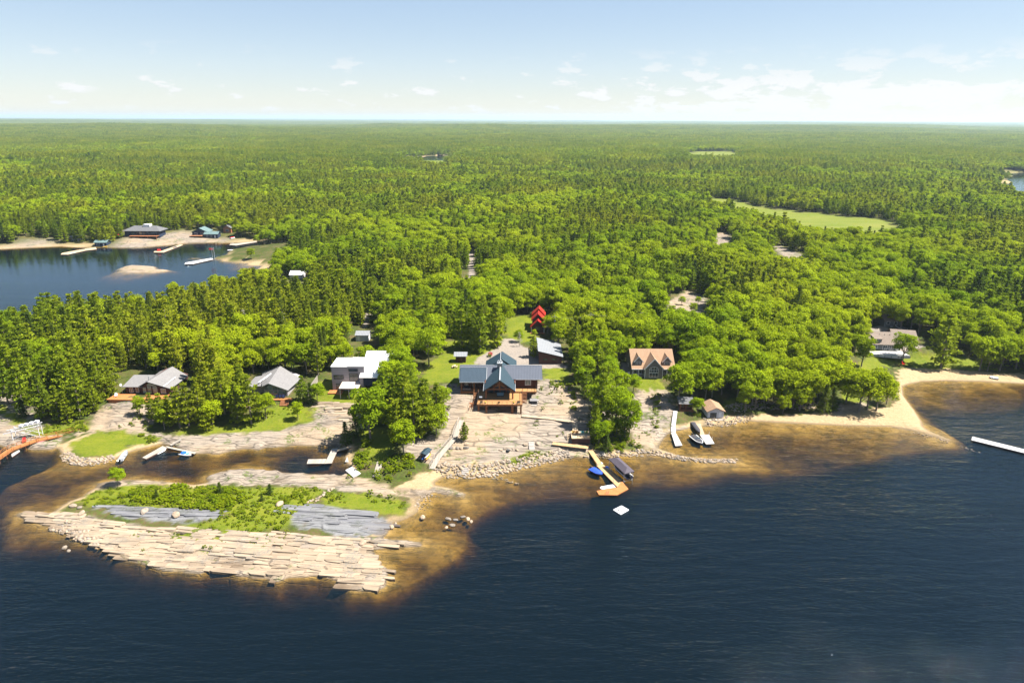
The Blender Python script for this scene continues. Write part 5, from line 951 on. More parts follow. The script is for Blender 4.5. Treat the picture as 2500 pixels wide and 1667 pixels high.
DE = dock('dock_platform', 'angled orange end platform of the main timber dock', [(1456.4,1197.6),(1462.6,1207.6),(1506,1208.2),(1534.5,1193),(1527.5,1185),(1518.4,1173.9),(1507.8,1188.9),(1470.5,1194.6)], .50, 'orange')
dock('ramp_landing', 'white landing pad where the gangway meets the main dock', [(1457,1129.5),(1468,1126.5),(1473,1131),(1459,1135)], .62, 'white_plank', 'landing', .08, 'steel', .1)
dock('floating_mat', 'long white foam mat lying behind the dock end platform', [(1465,1189),(1468,1187),(1498,1181.8),(1504,1188.5),(1471,1193.6),(1466,1192)], .2, 'trim', 'mat', .08, 'trim', .05)
q_ = P(1483, 1203.5, .5); o = thing('swim_ladder', 'grey swim ladder on the front edge of the dock end platform', 'ladder', tuple(q_)); mb = MB()
for sx in (-.25, .25): mb.bar((sx, -.5, -.9), (sx, -.35, 1.0), .05); mb.bar((sx, -.35, 1.0), (sx, .2, .02), .05)
mb.build('rail', M['steel'], o); mb = MB()
for i in range(4): mb.bar((-.25, -.47+.03*i, -.8+i*.3), (.25, -.47+.03*i, -.8+i*.3), .05)
mb.build('rung', M['steel'], o)
rf = dock('swim_raft', 'square white swim raft with two dark panels floating off the main dock', [(1497,1243.5),(1517.5,1233.5),(1535.3,1243.5),(1515.4,1255)], .34, 'trim', 'raft', .2, 'trim', .1)
for a, b in ((.55, .65), (.55, -.35)): MB().box(a-.27, b-.3, .004, a+.27, b+.3, .03).build('panel', M['black'], rf)
dock('white_dock', 'white floating dock with a stepped walkway left of the navy boat', [(1638.5,1055),(1649.3,1055),(1666,1086.6),(1649,1088)], .5, 'white_plank'); walk('white_walkway', 'narrow white walkway running down from the wooden hut to the shore', [(1649,1003,.5),(1644,1040,.45)], 1.25, 'white_plank'); walk('dock_steps', 'white steps between the narrow white walkway and its floating dock', [(1644,1041.5,.40),(1644,1054,.30)], 1.4, 'white_plank', 'steps')
dock('white_dock', 'wide white floating dock right of the navy boat', [(1709,1061.7),(1730.6,1060),(1744.3,1082.5),(1724,1083.7)], .5, 'white_plank', posts=[(1731,1061),(1739,1073)]); walk('dock_gangway', 'pale gangway from the boathouse shore to the wide white dock', [(1704,1034,.45),(1714.5,1060.5,.5)], 1.5, 'pale_y', 'gangway')
dock('long_white_dock', 'long white dock reaching in from the right edge of the water', [(2371.5,1073.5),(2374.5,1065.3),(2500,1096),(2580,1114),(2580,1124),(2500,1105)], .5, 'white_plank')
dock('corner_dock', 'grey L-shaped dock arm pointing towards the grassy mound', [(347,1116.5),(356,1119.5),(408,1092.5),(397,1088)], .5, 'pale_wood'); dock('corner_dock', 'grey L-shaped dock arm with the pedal boat beside it', [(409,1092.6),(474.5,1107.5),(479.5,1103.2),(403.5,1087.9)], .505, 'pale_wood'); walk('dock_gangway', 'narrow grey gangway from the rock slab to the grey L-shaped dock', [(442,1071.5,.3),(416,1086,.4)], 1.0, 'pale_wood', 'gangway', legs=False)
dock('plank_dock', 'weathered wooden dock front arm lying across the channel', [(749,1131.5),(752.5,1120.6),(797,1119.6),(792,1131)], .5, 'pale_wood'); dock('plank_dock', 'weathered wooden dock arm running back to the shrubs', [(792.6,1131),(810,1130),(825.8,1094.8),(810.5,1094.4)], .506, 'pale_wood'); walk('dock_gangway', 'short pale gangway from the shrubs to the weathered dock', [(857,1089,.6),(822,1099,.4)], 1.0, 'pale_y', 'gangway', legs=False)
dock('boat_ramp', 'grey concrete boat ramp at the end of the channel', [(855,1098),(867,1092),(858,1128),(842,1127)], .30, 'slab', 'ramp', .14, 'concrete', .3); dock('stranded_raft', 'square pale raft pulled up on the channel bank', [(843,1147),(860,1138.5),(881,1155),(862.5,1164)], .75, 'white_plank', 'raft', .25, 'grey_wood', .2)
walk('plank_walk', 'short weathered plank walk crossing the bushes by the channel', [(928,1126,.3),(917,1163,.3)], 1.6, 'pale_wood', legs=False)
walk('orange_walkway', 'raised orange walkway with railings curving to the left shore', [(-45,1147,1.3),(24.5,1098,1.3),(89,1075,1.1),(140,1064,.9),(193,1051.5,.5)], 2.0, 'orange', zs=True, rail=(-1, 1)); o = dock('floating_box', 'white float under the orange walkway', [(28,1108),(47,1097.5),(48,1101),(29,1114)], .55, 'white_plank', 'float')
walk('boardwalk', 'long grey boardwalk with steps climbing the granite from the sand beach', [(1054,1144,.15),(1070,1116,.5),(1110,1069,.5)], 1.5, 'pale_wood', rail=(1,)); walk('boardwalk_stairs', 'grey stair flights from the long boardwalk up to the log house', [(1111.5,1067,.5),(1116,1048,.5),(1127,1025,.3)], 1.5, 'pale_wood', 'stairs', rail=(1,))
walk('rock_walkway', 'pale board walkway along the granite right of the log house', [(1274,1014.5,.3),(1340,1020.5,.35),(1399,1030,.35)], 1.2, 'pale_y'); walk('rock_walkway', 'short pale board walkway leading down to the chair platform', [(1402.5,1031,.4),(1404.5,1051,.9)], 1.6, 'pale_y'); walk('shore_walkway', 'golden walkway on posts below the chair platform', [(1349,1081.5,.7),(1436,1092,.7)], 1.7, 'deck_x', rail=None)
# chair platform
pz = 3.0; q_ = P(1416, 1061, pz); PL = thing('chair_platform', 'raised timber platform with bright chairs above the shore walkway', 'platform', tuple(q_)); MB().box(-2.6, -2.4, -.2, 2.75, 2.4, 0).build('deck', M['pale_y'], PL); MB().box(-2.5, -2.3, -1.9, 2.65, -2.1, -.203).build('skirt', M['brown_board'], PL); MB().box(-2.5, -2.09, -1.9, 2.65, 2.2, -.203).build('base', M['brown_board'], PL); railing(PL, [(-1.0, -2.3), (2.65, -2.3), (2.65, 2.2)], 0, .9, 1.2, 'grey_wood', 'railing', True); steps(PL, -3.6, -2.7, 1.6, 0, -2.6, -1.9, 8, 'pale_y')
for x, m_, lb in ((-1.9, 'yellow', 'yellow reclining chair at the left of the shore platform'), (-.9, 'amber', 'orange reclining chair second on the shore platform'), (.7, 'teal', 'turquoise reclining chair on the shore platform'), (1.9, 'green', 'lime green reclining chair at the right of the shore platform')): chair((q_[0]+x, q_[1]+.9, pz+.003), 3.3, m_, lb, group='bright chairs on the shore platform')
# stone steps, fire pit, canoe rack
def stone_steps(label, a, b, n, w):
    p0, p1 = Pg(*a), Pg(*b); o = thing('stone_steps', label, 'steps', tuple(p1))
    for i in range(n):
        f = i/(n-1); p = p1+(p0-p1)*f-p1; MB().box(p[0]-w/2, p[1]-.32, p[2]-.3, p[0]+w/2, p[1]+.30, p[2]+.16+.02*i).build('step', M['slab'], o)
stone_steps('seven grey stone steps set in the rock beside the planted strip', (1297,1082), (1299,1098), 6, 1.6); stone_steps('grey stone steps through the boulder wall down to the water', (1135,1143), (1136,1157), 4, 1.9); stone_steps('grey stone steps on the granite right of the log house deck', (1309,978), (1304,990), 4, 1.7); stone_steps('two stone steps beside the main dock gangway', (1470,1104), (1473,1110), 3, 1.2)
q_ = Pg(1241, 1102); o = thing('fire_pit', 'round black fire bowl on the sand terrace', 'fire pit', tuple(q_)); MB().cyl((0, 0), .35, 0, .5, 14, .6).build('bowl', M['black'], o); MB().cyl((0, 0), .5, .501, .54, 14).build('ash', M['foil'], o)
q_ = Pg(1040, 1116); CRk = thing('canoe_rack', 'roofed rack for kayaks with a dark metal roof beside the boardwalk', 'rack', tuple(q_), R(-18))
for x, y in ((-.7, -1.5), (.7, -1.5), (-.7, 1.3), (.7, 1.3)): MB().box(x-.07, y-.07, -.5, x+.07, y+.07, 1.9).build('post', M['timber'], CRk)
mb = MB(); mb.slab([(-1.1, -1.9, 1.75), (0, -1.9, 2.15), (0, 1.8, 2.15), (-1.1, 1.8, 1.75)], .08); mb.slab([(0, -1.9, 2.152), (1.1, -1.9, 1.75), (1.1, 1.8, 1.75), (0, 1.8, 2.152)], .08); mb.build('roof', M['navy_roof_y'], CRk)
# ================================================================== boats
def hull_mesh(L, W, H, k=11, sheer=.25, flat=.55):
    V = []; Q = []; prof = [(0, 0), (.55, .04), (.9, .35), (1, 1.0), (.86, 1.0), (.80, .62), (0, .58)]; m_ = len(prof); full = [(x, z) for x, z in prof]+[(-x, z) for x, z in prof[-2:0:-1]]; K = len(full)
    for i in range(k):
        f = i/(k-1); wd = W/2*(1 if f < flat else max(.02, math.cos((f-flat)/(1-flat)*math.pi/2)**.75)); hh = H*(1+sheer*f*f); lift = H*.45*max(0, f-.6)**2*4
        for x, z in full: V.append((f*L-L/2, x*wd, lift+z*(hh-lift)))
    for i in range(k-1):
        for j in range(K): Q.append((i*K+j, i*K+(j+1) % K, (i+1)*K+(j+1) % K, (i+1)*K+j))
    return V, Q+[tuple(range(K-1, -1, -1))]
def boat(name, label, stern, bow, beam, hull, z=0.0, cover=None, motor=True, H=.75, cat='boat', screen=False, seats=True, group=None, ground=False, trim=None, bz=None):
    a, b = (Pg(*stern), Pg(*bow)) if ground else (P(*stern, z+.4), P(*bow, z+.4)); c = (a+b)/2; L = float(np.linalg.norm((b-a)[:2])); o = thing(name, label, cat, (c[0], c[1], (c[2] if ground else z)-.16*H), math.atan2(b[1]-a[1], b[0]-a[0]), group)
    V, Q = hull_mesh(L, beam, H); mb = MB(); mb.v = V; mb.f = Q; mb.build('hull', M[hull], o, True)
    if trim:
        mb = MB()
        for i in range(10):
            for sg in (-1, 1): f0, f1 = i/10, (i+1)/10; w_ = lambda f: beam/2*(1 if f < .55 else max(.02, math.cos((f-.55)/.45*math.pi/2)**.75)); mb.bar((f0*L-L/2, sg*w_(f0)*1.01, H*(1+.25*f0*f0)), (f1*L-L/2, sg*w_(f1)*1.01, H*(1+.25*f1*f1)), .14, .1)
        mb.build('gunwale', M[trim], o)
    if cover:
        V = []; Q = []; k = 12; n_ = 7
        for i in range(k):
            f = .02+.96*i/(k-1); wd = beam/2*.97*(1 if f < .55 else max(.02, math.cos((f-.55)/.45*math.pi/2)**.75)); hh = H*(1+.25*f*f)
            for j in range(n_): s_ = -1+2*j/(n_-1); V.append((f*L-L/2, s_*wd, hh+.012+.42*H*(1-abs(s_)**1.6)*math.sin(math.pi*min(1, f*1.05+.05))**.6))
        for i in range(k-1):
            for j in range(n_-1): Q.append((i*n_+j, (i+1)*n_+j, (i+1)*n_+j+1, i*n_+j+1))
        mb = MB(); mb.v = V; mb.f = Q; mb.build('cover', M[cover], o, True)
    elif seats:
        for f in (-.22, .08): MB().box(f*L-.18, -beam*.36, H*.58, f*L+.18, beam*.36, H*.80).build('seat', M['boat_white'], o)
    if screen: mb = MB(); mb.slab([(.10*L, -beam*.36, H*1.05), (.10*L, beam*.36, H*1.05), (.02*L, beam*.32, H*1.75), (.02*L, -beam*.32, H*1.75)], .03); mb.build('windshield', M['glass'], o)
    if motor: m_ = MB(); m_.box(-L/2-.5, -.2, H*.65, -L/2-.04, .2, H*1.5).build('outboard_motor', M['black'], o); MB().bar((-L/2-.25, 0, H*.65), (-L/2-.28, 0, -.35), .12).build('motor_leg', M['black'], o)
    return o
def paddle_craft(name, label, a, b, mat, w=.7, z=None, group=None, cat='kayak'):
    p, q_ = (Pg(*a), Pg(*b)) if z is None else (P(*a, z), P(*b, z)); c = (p+q_)/2; L = np.linalg.norm((q_-p)); o = thing(name, label, cat, tuple(c), math.atan2(q_[1]-p[1], q_[0]-p[0]), group); V = []; Q = []; k = 11; n_ = 8
    for i in range(k):
        f = i/(k-1); r = max(.03, math.sin(math.pi*f)**.6)
        for j in range(n_): th = 6.2832*j/n_; V.append((f*L-L/2, math.cos(th)*w/2*r, .2+math.sin(th)*.18*r+.12*(2*f-1)**2))
    for i in range(k-1):
        for j in range(n_): Q.append((i*n_+j, i*n_+(j+1) % n_, (i+1)*n_+(j+1) % n_, (i+1)*n_+j))
    mb = MB(); mb.v = V; mb.f = Q; mb.build('hull', M[mat], o, True); MB().cyl((0, 0), .32*w, .36, .40, 12).build('cockpit', M['black'], o); return o
boat('covered_motorboat', 'motorboat under a bright blue cover tied left of the main dock', (1443.5,1144), (1470,1160.5), 2.1, 'boat_navy', cover='blue_cover', trim='blue_cover')
boat('navy_motorboat', 'navy and white motorboat with a dark cover between the white docks', (1690.5,1064.5), (1714,1085.5), 2.3, 'boat_navy', cover='dark_cover', screen=True, trim='boat_white', H=.9)
boat('aluminium_boat', 'small aluminium outboard boat at the grassy mound beach', (293,1124), (310,1100), 1.7, 'metal', H=.6); boat('white_rowboat', 'small white boat inside the corner of the grey L-shaped dock', (381,1106), (405,1094), 1.5, 'boat_white', H=.5, motor=False)
o = boat('pedal_boat', 'white and blue pedal boat beside the grey L-shaped dock', (440,1105.5), (467,1110), 1.7, 'boat_white', H=.6, motor=False, seats=False); MB().box(-1.2, -.6, .5, -.2, .6, .95).build('bench', M['blue'], o); MB().box(.3, -.5, .5, .9, .5, .7).build('footwell', M['teal'], o)
boat('stored_motorboat', 'dark motorboat hanging under the charcoal lift canopy', (1537,1166), (1500,1134), 2.2, 'boat_navy', z=.9, cover='dark_cover', trim='boat_white', motor=True); boat('water_scooter', 'small white and blue water scooter right of the main dock', (1479.5,1138.5), (1486,1143.5), .95, 'boat_white', H=.55, motor=False, cover='blue')
boat('trailer_boat', 'black and white motorboat on a trailer beside the brown-roofed garage', (2209,812), (2186,799), 2.4, 'boat_navy', cover='dark_cover', ground=True, trim='boat_white', H=1.3); boat('covered_sled_boat', 'long dark covered boat on the ramp beside the pale gangway', (1691,1030.5), (1709,1057), 1.4, 'dark_cover', z=.45, cover='dark_cover', H=.6, motor=False)
# boat lift with canopy
cz = 3.1; cs = [P(*p, cz) for p in ((1484.7,1118.8), (1510.8,1115.7), (1549,1150), (1525,1156))]; cc = np.mean(cs, 0); BL = thing('boat_lift', 'boat lift with a charcoal hipped canopy right of the main dock', 'boat lift', (cc[0], cc[1], 0)); lo_ = [Vector((p-cc))+Vector((0, 0, cz)) for p in cs]; m0 = (lo_[0]+lo_[1])/2; m1 = (lo_[2]+lo_[3])/2; r0_ = m0+(m1-m0)*.16+Vector((0, 0, .75)); r1_ = m0+(m1-m0)*.84+Vector((0, 0, .75))
mb = MB(); mb.add([tuple(p) for p in lo_]+[tuple(r0_), tuple(r1_)]+[tuple(p-Vector((0, 0, .25))) for p in lo_], [(0, 1, 4), (1, 2, 5, 4), (2, 3, 5), (3, 0, 4, 5), (0, 6, 7, 1), (1, 7, 8, 2), (2, 8, 9, 3), (3, 9, 6, 0)]); mb.build('canopy', M['canopy'], BL)
for i, p in enumerate(lo_): p_ = p+(m0+(m1-m0)*.5-p)*.12; MB().cyl((p_.x, p_.y), .07, -3, cz-.1, 8).build('post', M['steel'], BL)
mb = MB(); a_, b_ = [p+(m0+(m1-m0)*.5-p)*.12 for p in (lo_[0], lo_[3])], [p+(m0+(m1-m0)*.5-p)*.12 for p in (lo_[1], lo_[2])]
for z_ in (.45, cz-.2):
    for u, v_ in ((a_[0], a_[1]), (b_[0], b_[1]), (a_[0], b_[0]), (a_[1], b_[1])): mb.bar((u.x, u.y, z_), (v_.x, v_.y, z_), .1)
mb.build('frame', M['steel'], BL)
paddle_craft('kayak', 'faded red kayak lying beside the orange walkway', (84,1082), (124,1073), 'pink', .8); c_ = Pg(1045, 1118)
for i, (m_, cl) in enumerate((('boat_white', 'white'), ('amber', 'orange'), ('blue', 'blue'))): p_ = np.array(CRk.location); o = paddle_craft('kayak', cl+' kayak stored under the dark-roofed rack by the boardwalk', (1034,1122), (1046,1102), m_, .6); o.location = (p_[0]+(.45, .75, -.35)[i], p_[1]-.5, p_[2]+(.75, .2, .3)[i]); 
boat('upturned_boat', 'small grey boat lying on the right-hand beach', (2437,925), (2415,922), 1.6, 'metal', ground=True, motor=False, H=.5)
# marine rail lift on the left rock
q0 = Pg(32, 1075); FR = thing('lift_frame', 'white metal boat hoist frame with slanting rails on the left rock', 'hoist', tuple(q0)); mb = MB(); d0 = Vector((6.6, 1.8, 0)); u = Vector((-.6, 2.2, 0)); A0 = [Vector((0, 0, 0)), d0, d0+u, u]
for p in A0: MB().bar(p-Vector((0, 0, .6)), p+Vector((0, 0, 3.4)), .14).build('post', M['trim'], FR)
for k in (0, 1): a, b = (A0[0], A0[1]) if k == 0 else (A0[3], A0[2]); mb.bar(a+Vector((-2.0, -.6, 2.3)), b+Vector((.5, .1, 3.9)), .14, .2); mb.bar(a+Vector((0, 0, .4)), b+Vector((0, 0, 3.2)), .09); mb.bar(a+Vector((0, 0, 3.2)), b+Vector((0, 0, .4)), .09)
mb.build('rail', M['trim'], FR); mb = MB()
for i in range(12): f = i/11; a = A0[0].lerp(A0[1], f)+Vector((0, 0, 2.75+1.0*f)); mb.bar(a, a+u, .1)
mb.build('roller', M['steel'], FR); mb = MB()
for i in range(4): a = A0[0].lerp(A0[1], .35+.2*i)+u*.5+Vector((0, 0, 3.6+.3*i)); mb.box(a.x-.5, a.y-.5, a.z, a.x+.5, a.y+.5, a.z+.5)
mb.build('bunk', M['trim'], FR)
q_ = Pg(60, 1080); chair((q_[0], q_[1], q_[2]), .5, 'red', 'red plastic chair beside the orange walkway', sc=1.2); q_ = Pg(2205, 891); chair(tuple(q_), .6, 'red', 'red chair under the small tree on the right-hand beach', sc=1.2)
# timber screen fence
a, b = Pg(752, 968), Pg(776, 932); FN = thing('screen_fence', 'tall grey board fence between the glass-fronted cottage and modern house', 'fence', tuple(a)); d0 = Vector(b-a); n_ = 9
for i in range(n_):
    p0, p1 = d0*(i+.06)/n_, d0*(i+.94)/n_; z0 = gz(a[0]+p0.x, a[1]+p0.y)-a[2]; MB().bar((p0.x, p0.y, z0+1.15), (p1.x, p1.y, z0+1.15), .05, 2.5).build('board_panel', M['grey_wood'], FN)
for i in range(n_+1): p0 = d0*i/n_; z0 = gz(a[0]+p0.x, a[1]+p0.y)-a[2]; MB().box(p0.x-.06, p0.y-.06, z0-.3, p0.x+.06, p0.y+.06, z0+2.5).build('post', M['grey_wood'], FN)
# picnic bench, water tank
q_ = Pg(1110, 897); o = thing('picnic_table', 'pale wooden picnic table on the lawn left of the log house', 'table', tuple(q_), R(90)); MB().box(-1, -.4, .68, 1, .4, .74).build('tabletop', M['pale_y'], o)
for sg in (-1, 1): MB().box(-1, sg*.8-.15, .4, 1, sg*.8+.15, .45).build('bench', M['pale_y'], o); MB().bar((sg*.7, -.8, .02), (sg*.7, .8, .02), .08).build('foot', M['pale_y'], o); MB().bar((sg*.7, 0, .02), (sg*.7, 0, .68), .08).build('leg', M['pale_y'], o)
# docks, craft and flags of the far bay
dock('bay_dock', 'long brown dock of the navy boathouse in the bay', [(148,621.5),(151,617.8),(186,611),(210,607.5),(212,611),(165,621.5)], .6, 'pale_y'); dock('bay_dock', 'square brown dock head in front of the bay boathouse', [(207,607),(234,603.5),(236,608.5),(210,611.5)], .604, 'pale_y'); dock('bay_dock', 'pale bent dock below the bare bay rock', [(375,616.3),(377,613),(394,612.5),(440,596.5),(447,598),(399,616.5)], .6, 'pale_y'); dock('bay_dock', 'pale dock with two flags at the wooded bay point', [(450,645),(453,641),(516,630),(521,633),(470,644.5)], .6, 'white_plank'); dock('bay_dock', 'thin grey dock in the bay behind the wooded point', [(560,598),(562,595.5),(626,589),(627,591),(575,599.5)], .6, 'pale_wood'); dock('bay_dock', 'tiny pale dock beside the trees of the bay point', [(555,611.5),(556,609.5),(578,609),(578,611)], .6, 'white_plank')
for px, lb in ((519.5, 'left'), (524.5, 'right')):
    q_ = P(px, 632, .6); o = thing('flagpole', lb+' white flagpole at the foot of the bay point dock', 'flagpole', tuple(q_)); MB().cyl((0, 0), .09, -.5, 7.5, 6, .05).build('pole', M['trim'], o); V = [(0, .02*math.sin(i), 0) for i in range(1)]; mb = MB(); n_ = 6; mb.add([(-i*.35, .12*math.sin(i*1.2), z_) for i in range(n_) for z_ in (5.9, 7.3)], [(2*i, 2*i+1, 2*i+3, 2*i+2) for i in range(n_-1)]); mb.build('flag', M['red' if lb == 'left' else 'pink'], o)
paddle_craft('canoe', 'turquoise canoe tied to the long brown bay dock', (170,620.5), (186,617.5), 'teal', 1.1, .3, cat='canoe'); paddle_craft('canoe', 'yellow canoe on the rock beside the bay boathouse', (250,605), (263,600.5), 'yellow', 1.2, cat='canoe'); boat('bay_boat', 'red covered boat on the rock left of the long navy cottage', (275,581), (291,575), 2.6, 'red', ground=True, cover='red', motor=False, H=1.2); boat('bay_boat', 'white motorboat at the end of the flagged bay dock', (476,641), (456,645.5), 2.4, 'boat_white', motor=True, H=.9); boat('bay_boat', 'dark motorboat tied to the bent bay dock', (424,606), (431,603), 2.0, 'boat_navy', cover='dark_cover', H=.8); boat('bay_boat', 'red and white boat on the sand right of the small navy cabin', (562,584), (573,581), 2.2, 'boat_white', ground=True, cover='red', motor=False, H=.9)
for px in (386, 390.5): q_ = P(px, 613.5, .61); chair(tuple(q_), .3, 'red', ('left' if px < 388 else 'right')+' of two red chairs on the bent bay dock', sc=1.3)
# power line behind the log house, far masts
PXP = [(1352, 838), (1440, 832), (1560, 826), (696, 830)]; tops = []
for i, (px, py) in enumerate(PXP):
    q_ = Pg(px, py); o = thing('utility_pole', ('grey utility pole behind the garage', 'grey utility pole left of the inland rock outcrop', 'grey utility pole behind the tan-roofed house', 'grey utility pole in the woods behind the left cottages')[i], 'utility pole', tuple(q_)); MB().cyl((0, 0), .15, -.5, 11.5, 8, .1).build('pole', M['grey_wood'], o); MB().box(-1.1, -.06, 10.6, 1.1, .06, 10.75).build('crossarm', M['grey_wood'], o); MB().cyl((.3, 0), .22, 8.6, 9.5, 8).build('transformer', M['steel'], o); tops.append(np.array(q_))
mb = MB(); o_ = tops[0]
for a, b in ((tops[0], tops[1]), (tops[1], tops[2])):
    for dx in (-1, 0, 1):
        pr = None
        for i in range(9): f = i/8; p = a+(b-a)*f-o_; p = Vector((p[0]+dx*.01, p[1]+dx*.9, p[2]+10.85-4*1.1*f*(1-f))); (mb.bar(pr, p, .035) if pr is not None else None); pr = p
w_ = mb.build('power_line', M['rope']); w_.location = o_; tag(w_, 'three thin power lines strung between the poles behind the garage', 'power line')
for px, hh in ((1507, 62), (1957, 78)):
    q_ = P(px, 303, 0); x, y = q_[0]*.45, q_[1]*.45; o = thing('radio_mast', ('left' if px < 1600 else 'right')+' slender radio mast on the far horizon', 'mast', (x, y, gz(x, y)))
    mb = MB()
    for sx, sy in ((-1, -1), (1, -1), (1, 1), (-1, 1)): mb.bar((sx*1.2, sy*1.2, 0), (sx*.3, sy*.3, hh), .5)
    mb.build('lattice', M['steel'], o); MB().cyl((0, 0), .3, hh, hh+8, 6).build('antenna', M['steel'], o)
# ================================================================== rocks
def boulder_mat():
    t = NT(newmat('pale_boulder')); n = t.noise(t.pos(), 1.3, 5, .6); r = t.n('ObjectInfo').outputs['Random']; c = t.ramp(r, [(0.0, (.13, .115, .10)), (.3, (.26, .205, .15)), (.65, (.30, .225, .16)), (1.0, (.20, .18, .16))]); s = t.n('VectorMath', {0: c}, operation='SCALE'); t.t.links.new(t.map(n, .3, .7, .65, 1.25), s.inputs['Scale']); t.out(t.bsdf(s.outputs[0], .92, n, spec=.15, strength=.5, dist=.05)); return t.m
M_rock = boulder_mat(); M_rockd = simple('grey_slab_rock', (0.15, 0.148, 0.15), .92, .35, 1.5, .15, bump=.5)
def boulder_mesh(seed, m=None):
    g = np.random.default_rng(seed); bm = bmesh.new(); bmesh.ops.create_icosphere(bm, subdivisions=2, radius=1); ax = unit(g.normal(size=(7, 3))); dd = g.uniform(.55, .95, 7)
    for v in bm.verts:
        p = np.array(v.co)
        for a, d_ in zip(ax, dd):
            t_ = p@a
            if t_ > d_: p = p-a*(t_-d_)*.85
        v.co = Vector(p*(1, .8, .68)*(1+g.normal()*.035))
    me = bpy.data.meshes.new('boulder'); bm.to_mesh(me); bm.free(); me.materials.append(m or M_rock); return me
BOULD = [boulder_mesh(i) for i in range(6)]
def line_pts(path, spacing, spread, g, depth=0):
    w = np.array([P(x, y, .3)[:2] for x, y in path]); out = []
    for a, b in zip(w[:-1], w[1:]):
        L = np.linalg.norm(b-a); n = max(1, int(L/spacing)); nn = np.array([-(b-a)[1], (b-a)[0]])/L
        for i in range(n): out.append(a+(b-a)*(i+g.random())/n+nn*g.uniform(*spread))
    return out
gr_ = np.random.default_rng(77); RIP = [([(1062,1150),(1087,1160),(1120,1162),(1150,1162),(1180,1159),(1225,1152),(1270,1140),(1330,1128),(1370,1119),(1398,1115)], .075, (-.5, 3.6), (.16, .58), 'pale boulder in the stone wall between sand terrace and lake', 5), ([(148,1108),(157,1122),(180,1130),(210,1133),(245,1129),(280,1120)], .10, (-.3, 2.6), (.22, .48), 'pale stone in the stone edging of the grassy mound', 5),
 ([(1599,1107),(1640,1116),(1668,1121),(1705,1125),(1740,1127),(1794,1126)], .13, (-.1, 1.7), (.15, .55), 'tan stone in the curved breakwater', 5), ([(1440,1118),(1455,1109),(1482,1114),(1542,1109),(1599,1107)], .17, (-.4, 2.0), (.22, .5), 'stone on the rocky shore right of the main dock', 3), ([(1725,1039),(1776,1037),(1800,1030),(1830,1027)], .12, (-.2, 3.2), (.18, .42), 'reddish stone below the boathouse', 3),
 ([(1790,1012),(1840,1003),(1900,1000),(1960,1003),(2010,1008),(2060,1010)], .12, (-.5, 4.5), (.2, .5), 'grey stone on the bank under the lakeside trees', 6), ([(2229,1052),(2280,1066),(2316,1077)], .5, (-.3, .9), (.15, .38), 'small stone on the tip of the sandy spit', 1), ([(2345,1083),(2372,1094),(2394,1101)], .5, (-.4, .5), (.15, .35), 'small stone awash beyond the sandy spit', 1),
 ([(1020,1240),(1030,1222),(1042,1210),(1062,1200)], .2, (-2.2, 1.2), (.12, .34), 'stone along the sandy isthmus shore', 2), ([(120,1290),(165,1302),(190,1322),(240,1336)], .15, (.0, 3.5), (.2, .6), 'tan block at the left foot of the island ledges', 3), ([(755,1232),(775,1222),(800,1200),(815,1192)], .45, (-.6, .6), (.25, .5), 'white stone in the low wall across the island', 2), ([(1180,1159),(1225,1163),(1265,1176)], .4, (-.6, .5), (.2, .5), 'stone in the low reef below the sand terrace', 2), ([(1330,898),(1390,925)], .7, (-1, 1), (.2, .4), 'small stone on the rock edge right of the log house', 1)]
n_b = 0
for path, sp, spread, sz, lb, take in RIP:
    pts = line_pts(path, sp, spread, gr_); big = []; V_ = []
    for i, p in enumerate(pts): V_.append((p[0], p[1], max(gz(*p), -.35)+.05, gr_.uniform(*sz)))
    order = np.argsort([-v[3]/1 for v in V_]); keep = set(order[:min(len(V_), 9*take)])
    rest = [v for i, v in enumerate(V_) if i not in keep]
    for i in keep:
        x, y, z, s = V_[i]; o = bpy.data.objects.new('boulder', BOULD[gr_.integers(6)]); COL.objects.link(o); o.location = (x, y, z); o.scale = (s*gr_.uniform(.9, 1.3), s, s*gr_.uniform(.8, 1.1)); o.rotation_euler = (gr_.uniform(-.3, .3), gr_.uniform(-.3, .3), gr_.uniform(0, 6.3)); tag(o, lb, 'boulder', 'boulders: '+lb.split(' in ')[-1].split(' on ')[-1]); n_b += 1
    if rest:
        r_ = np.array(rest); s = r_[:, 3]; o = scatter_object('shore_stones', BOULD, r_[:, :3], gr_.uniform(0, 6.3, len(r_)), np.column_stack([s*1.1, s, s*.95]), gr_.integers(0, 6, len(r_))); o['label'] = 'small stones packed between the boulders, '+lb.split(' in ')[-1].split(' on ')[-1]; o['category'] = 'stones'
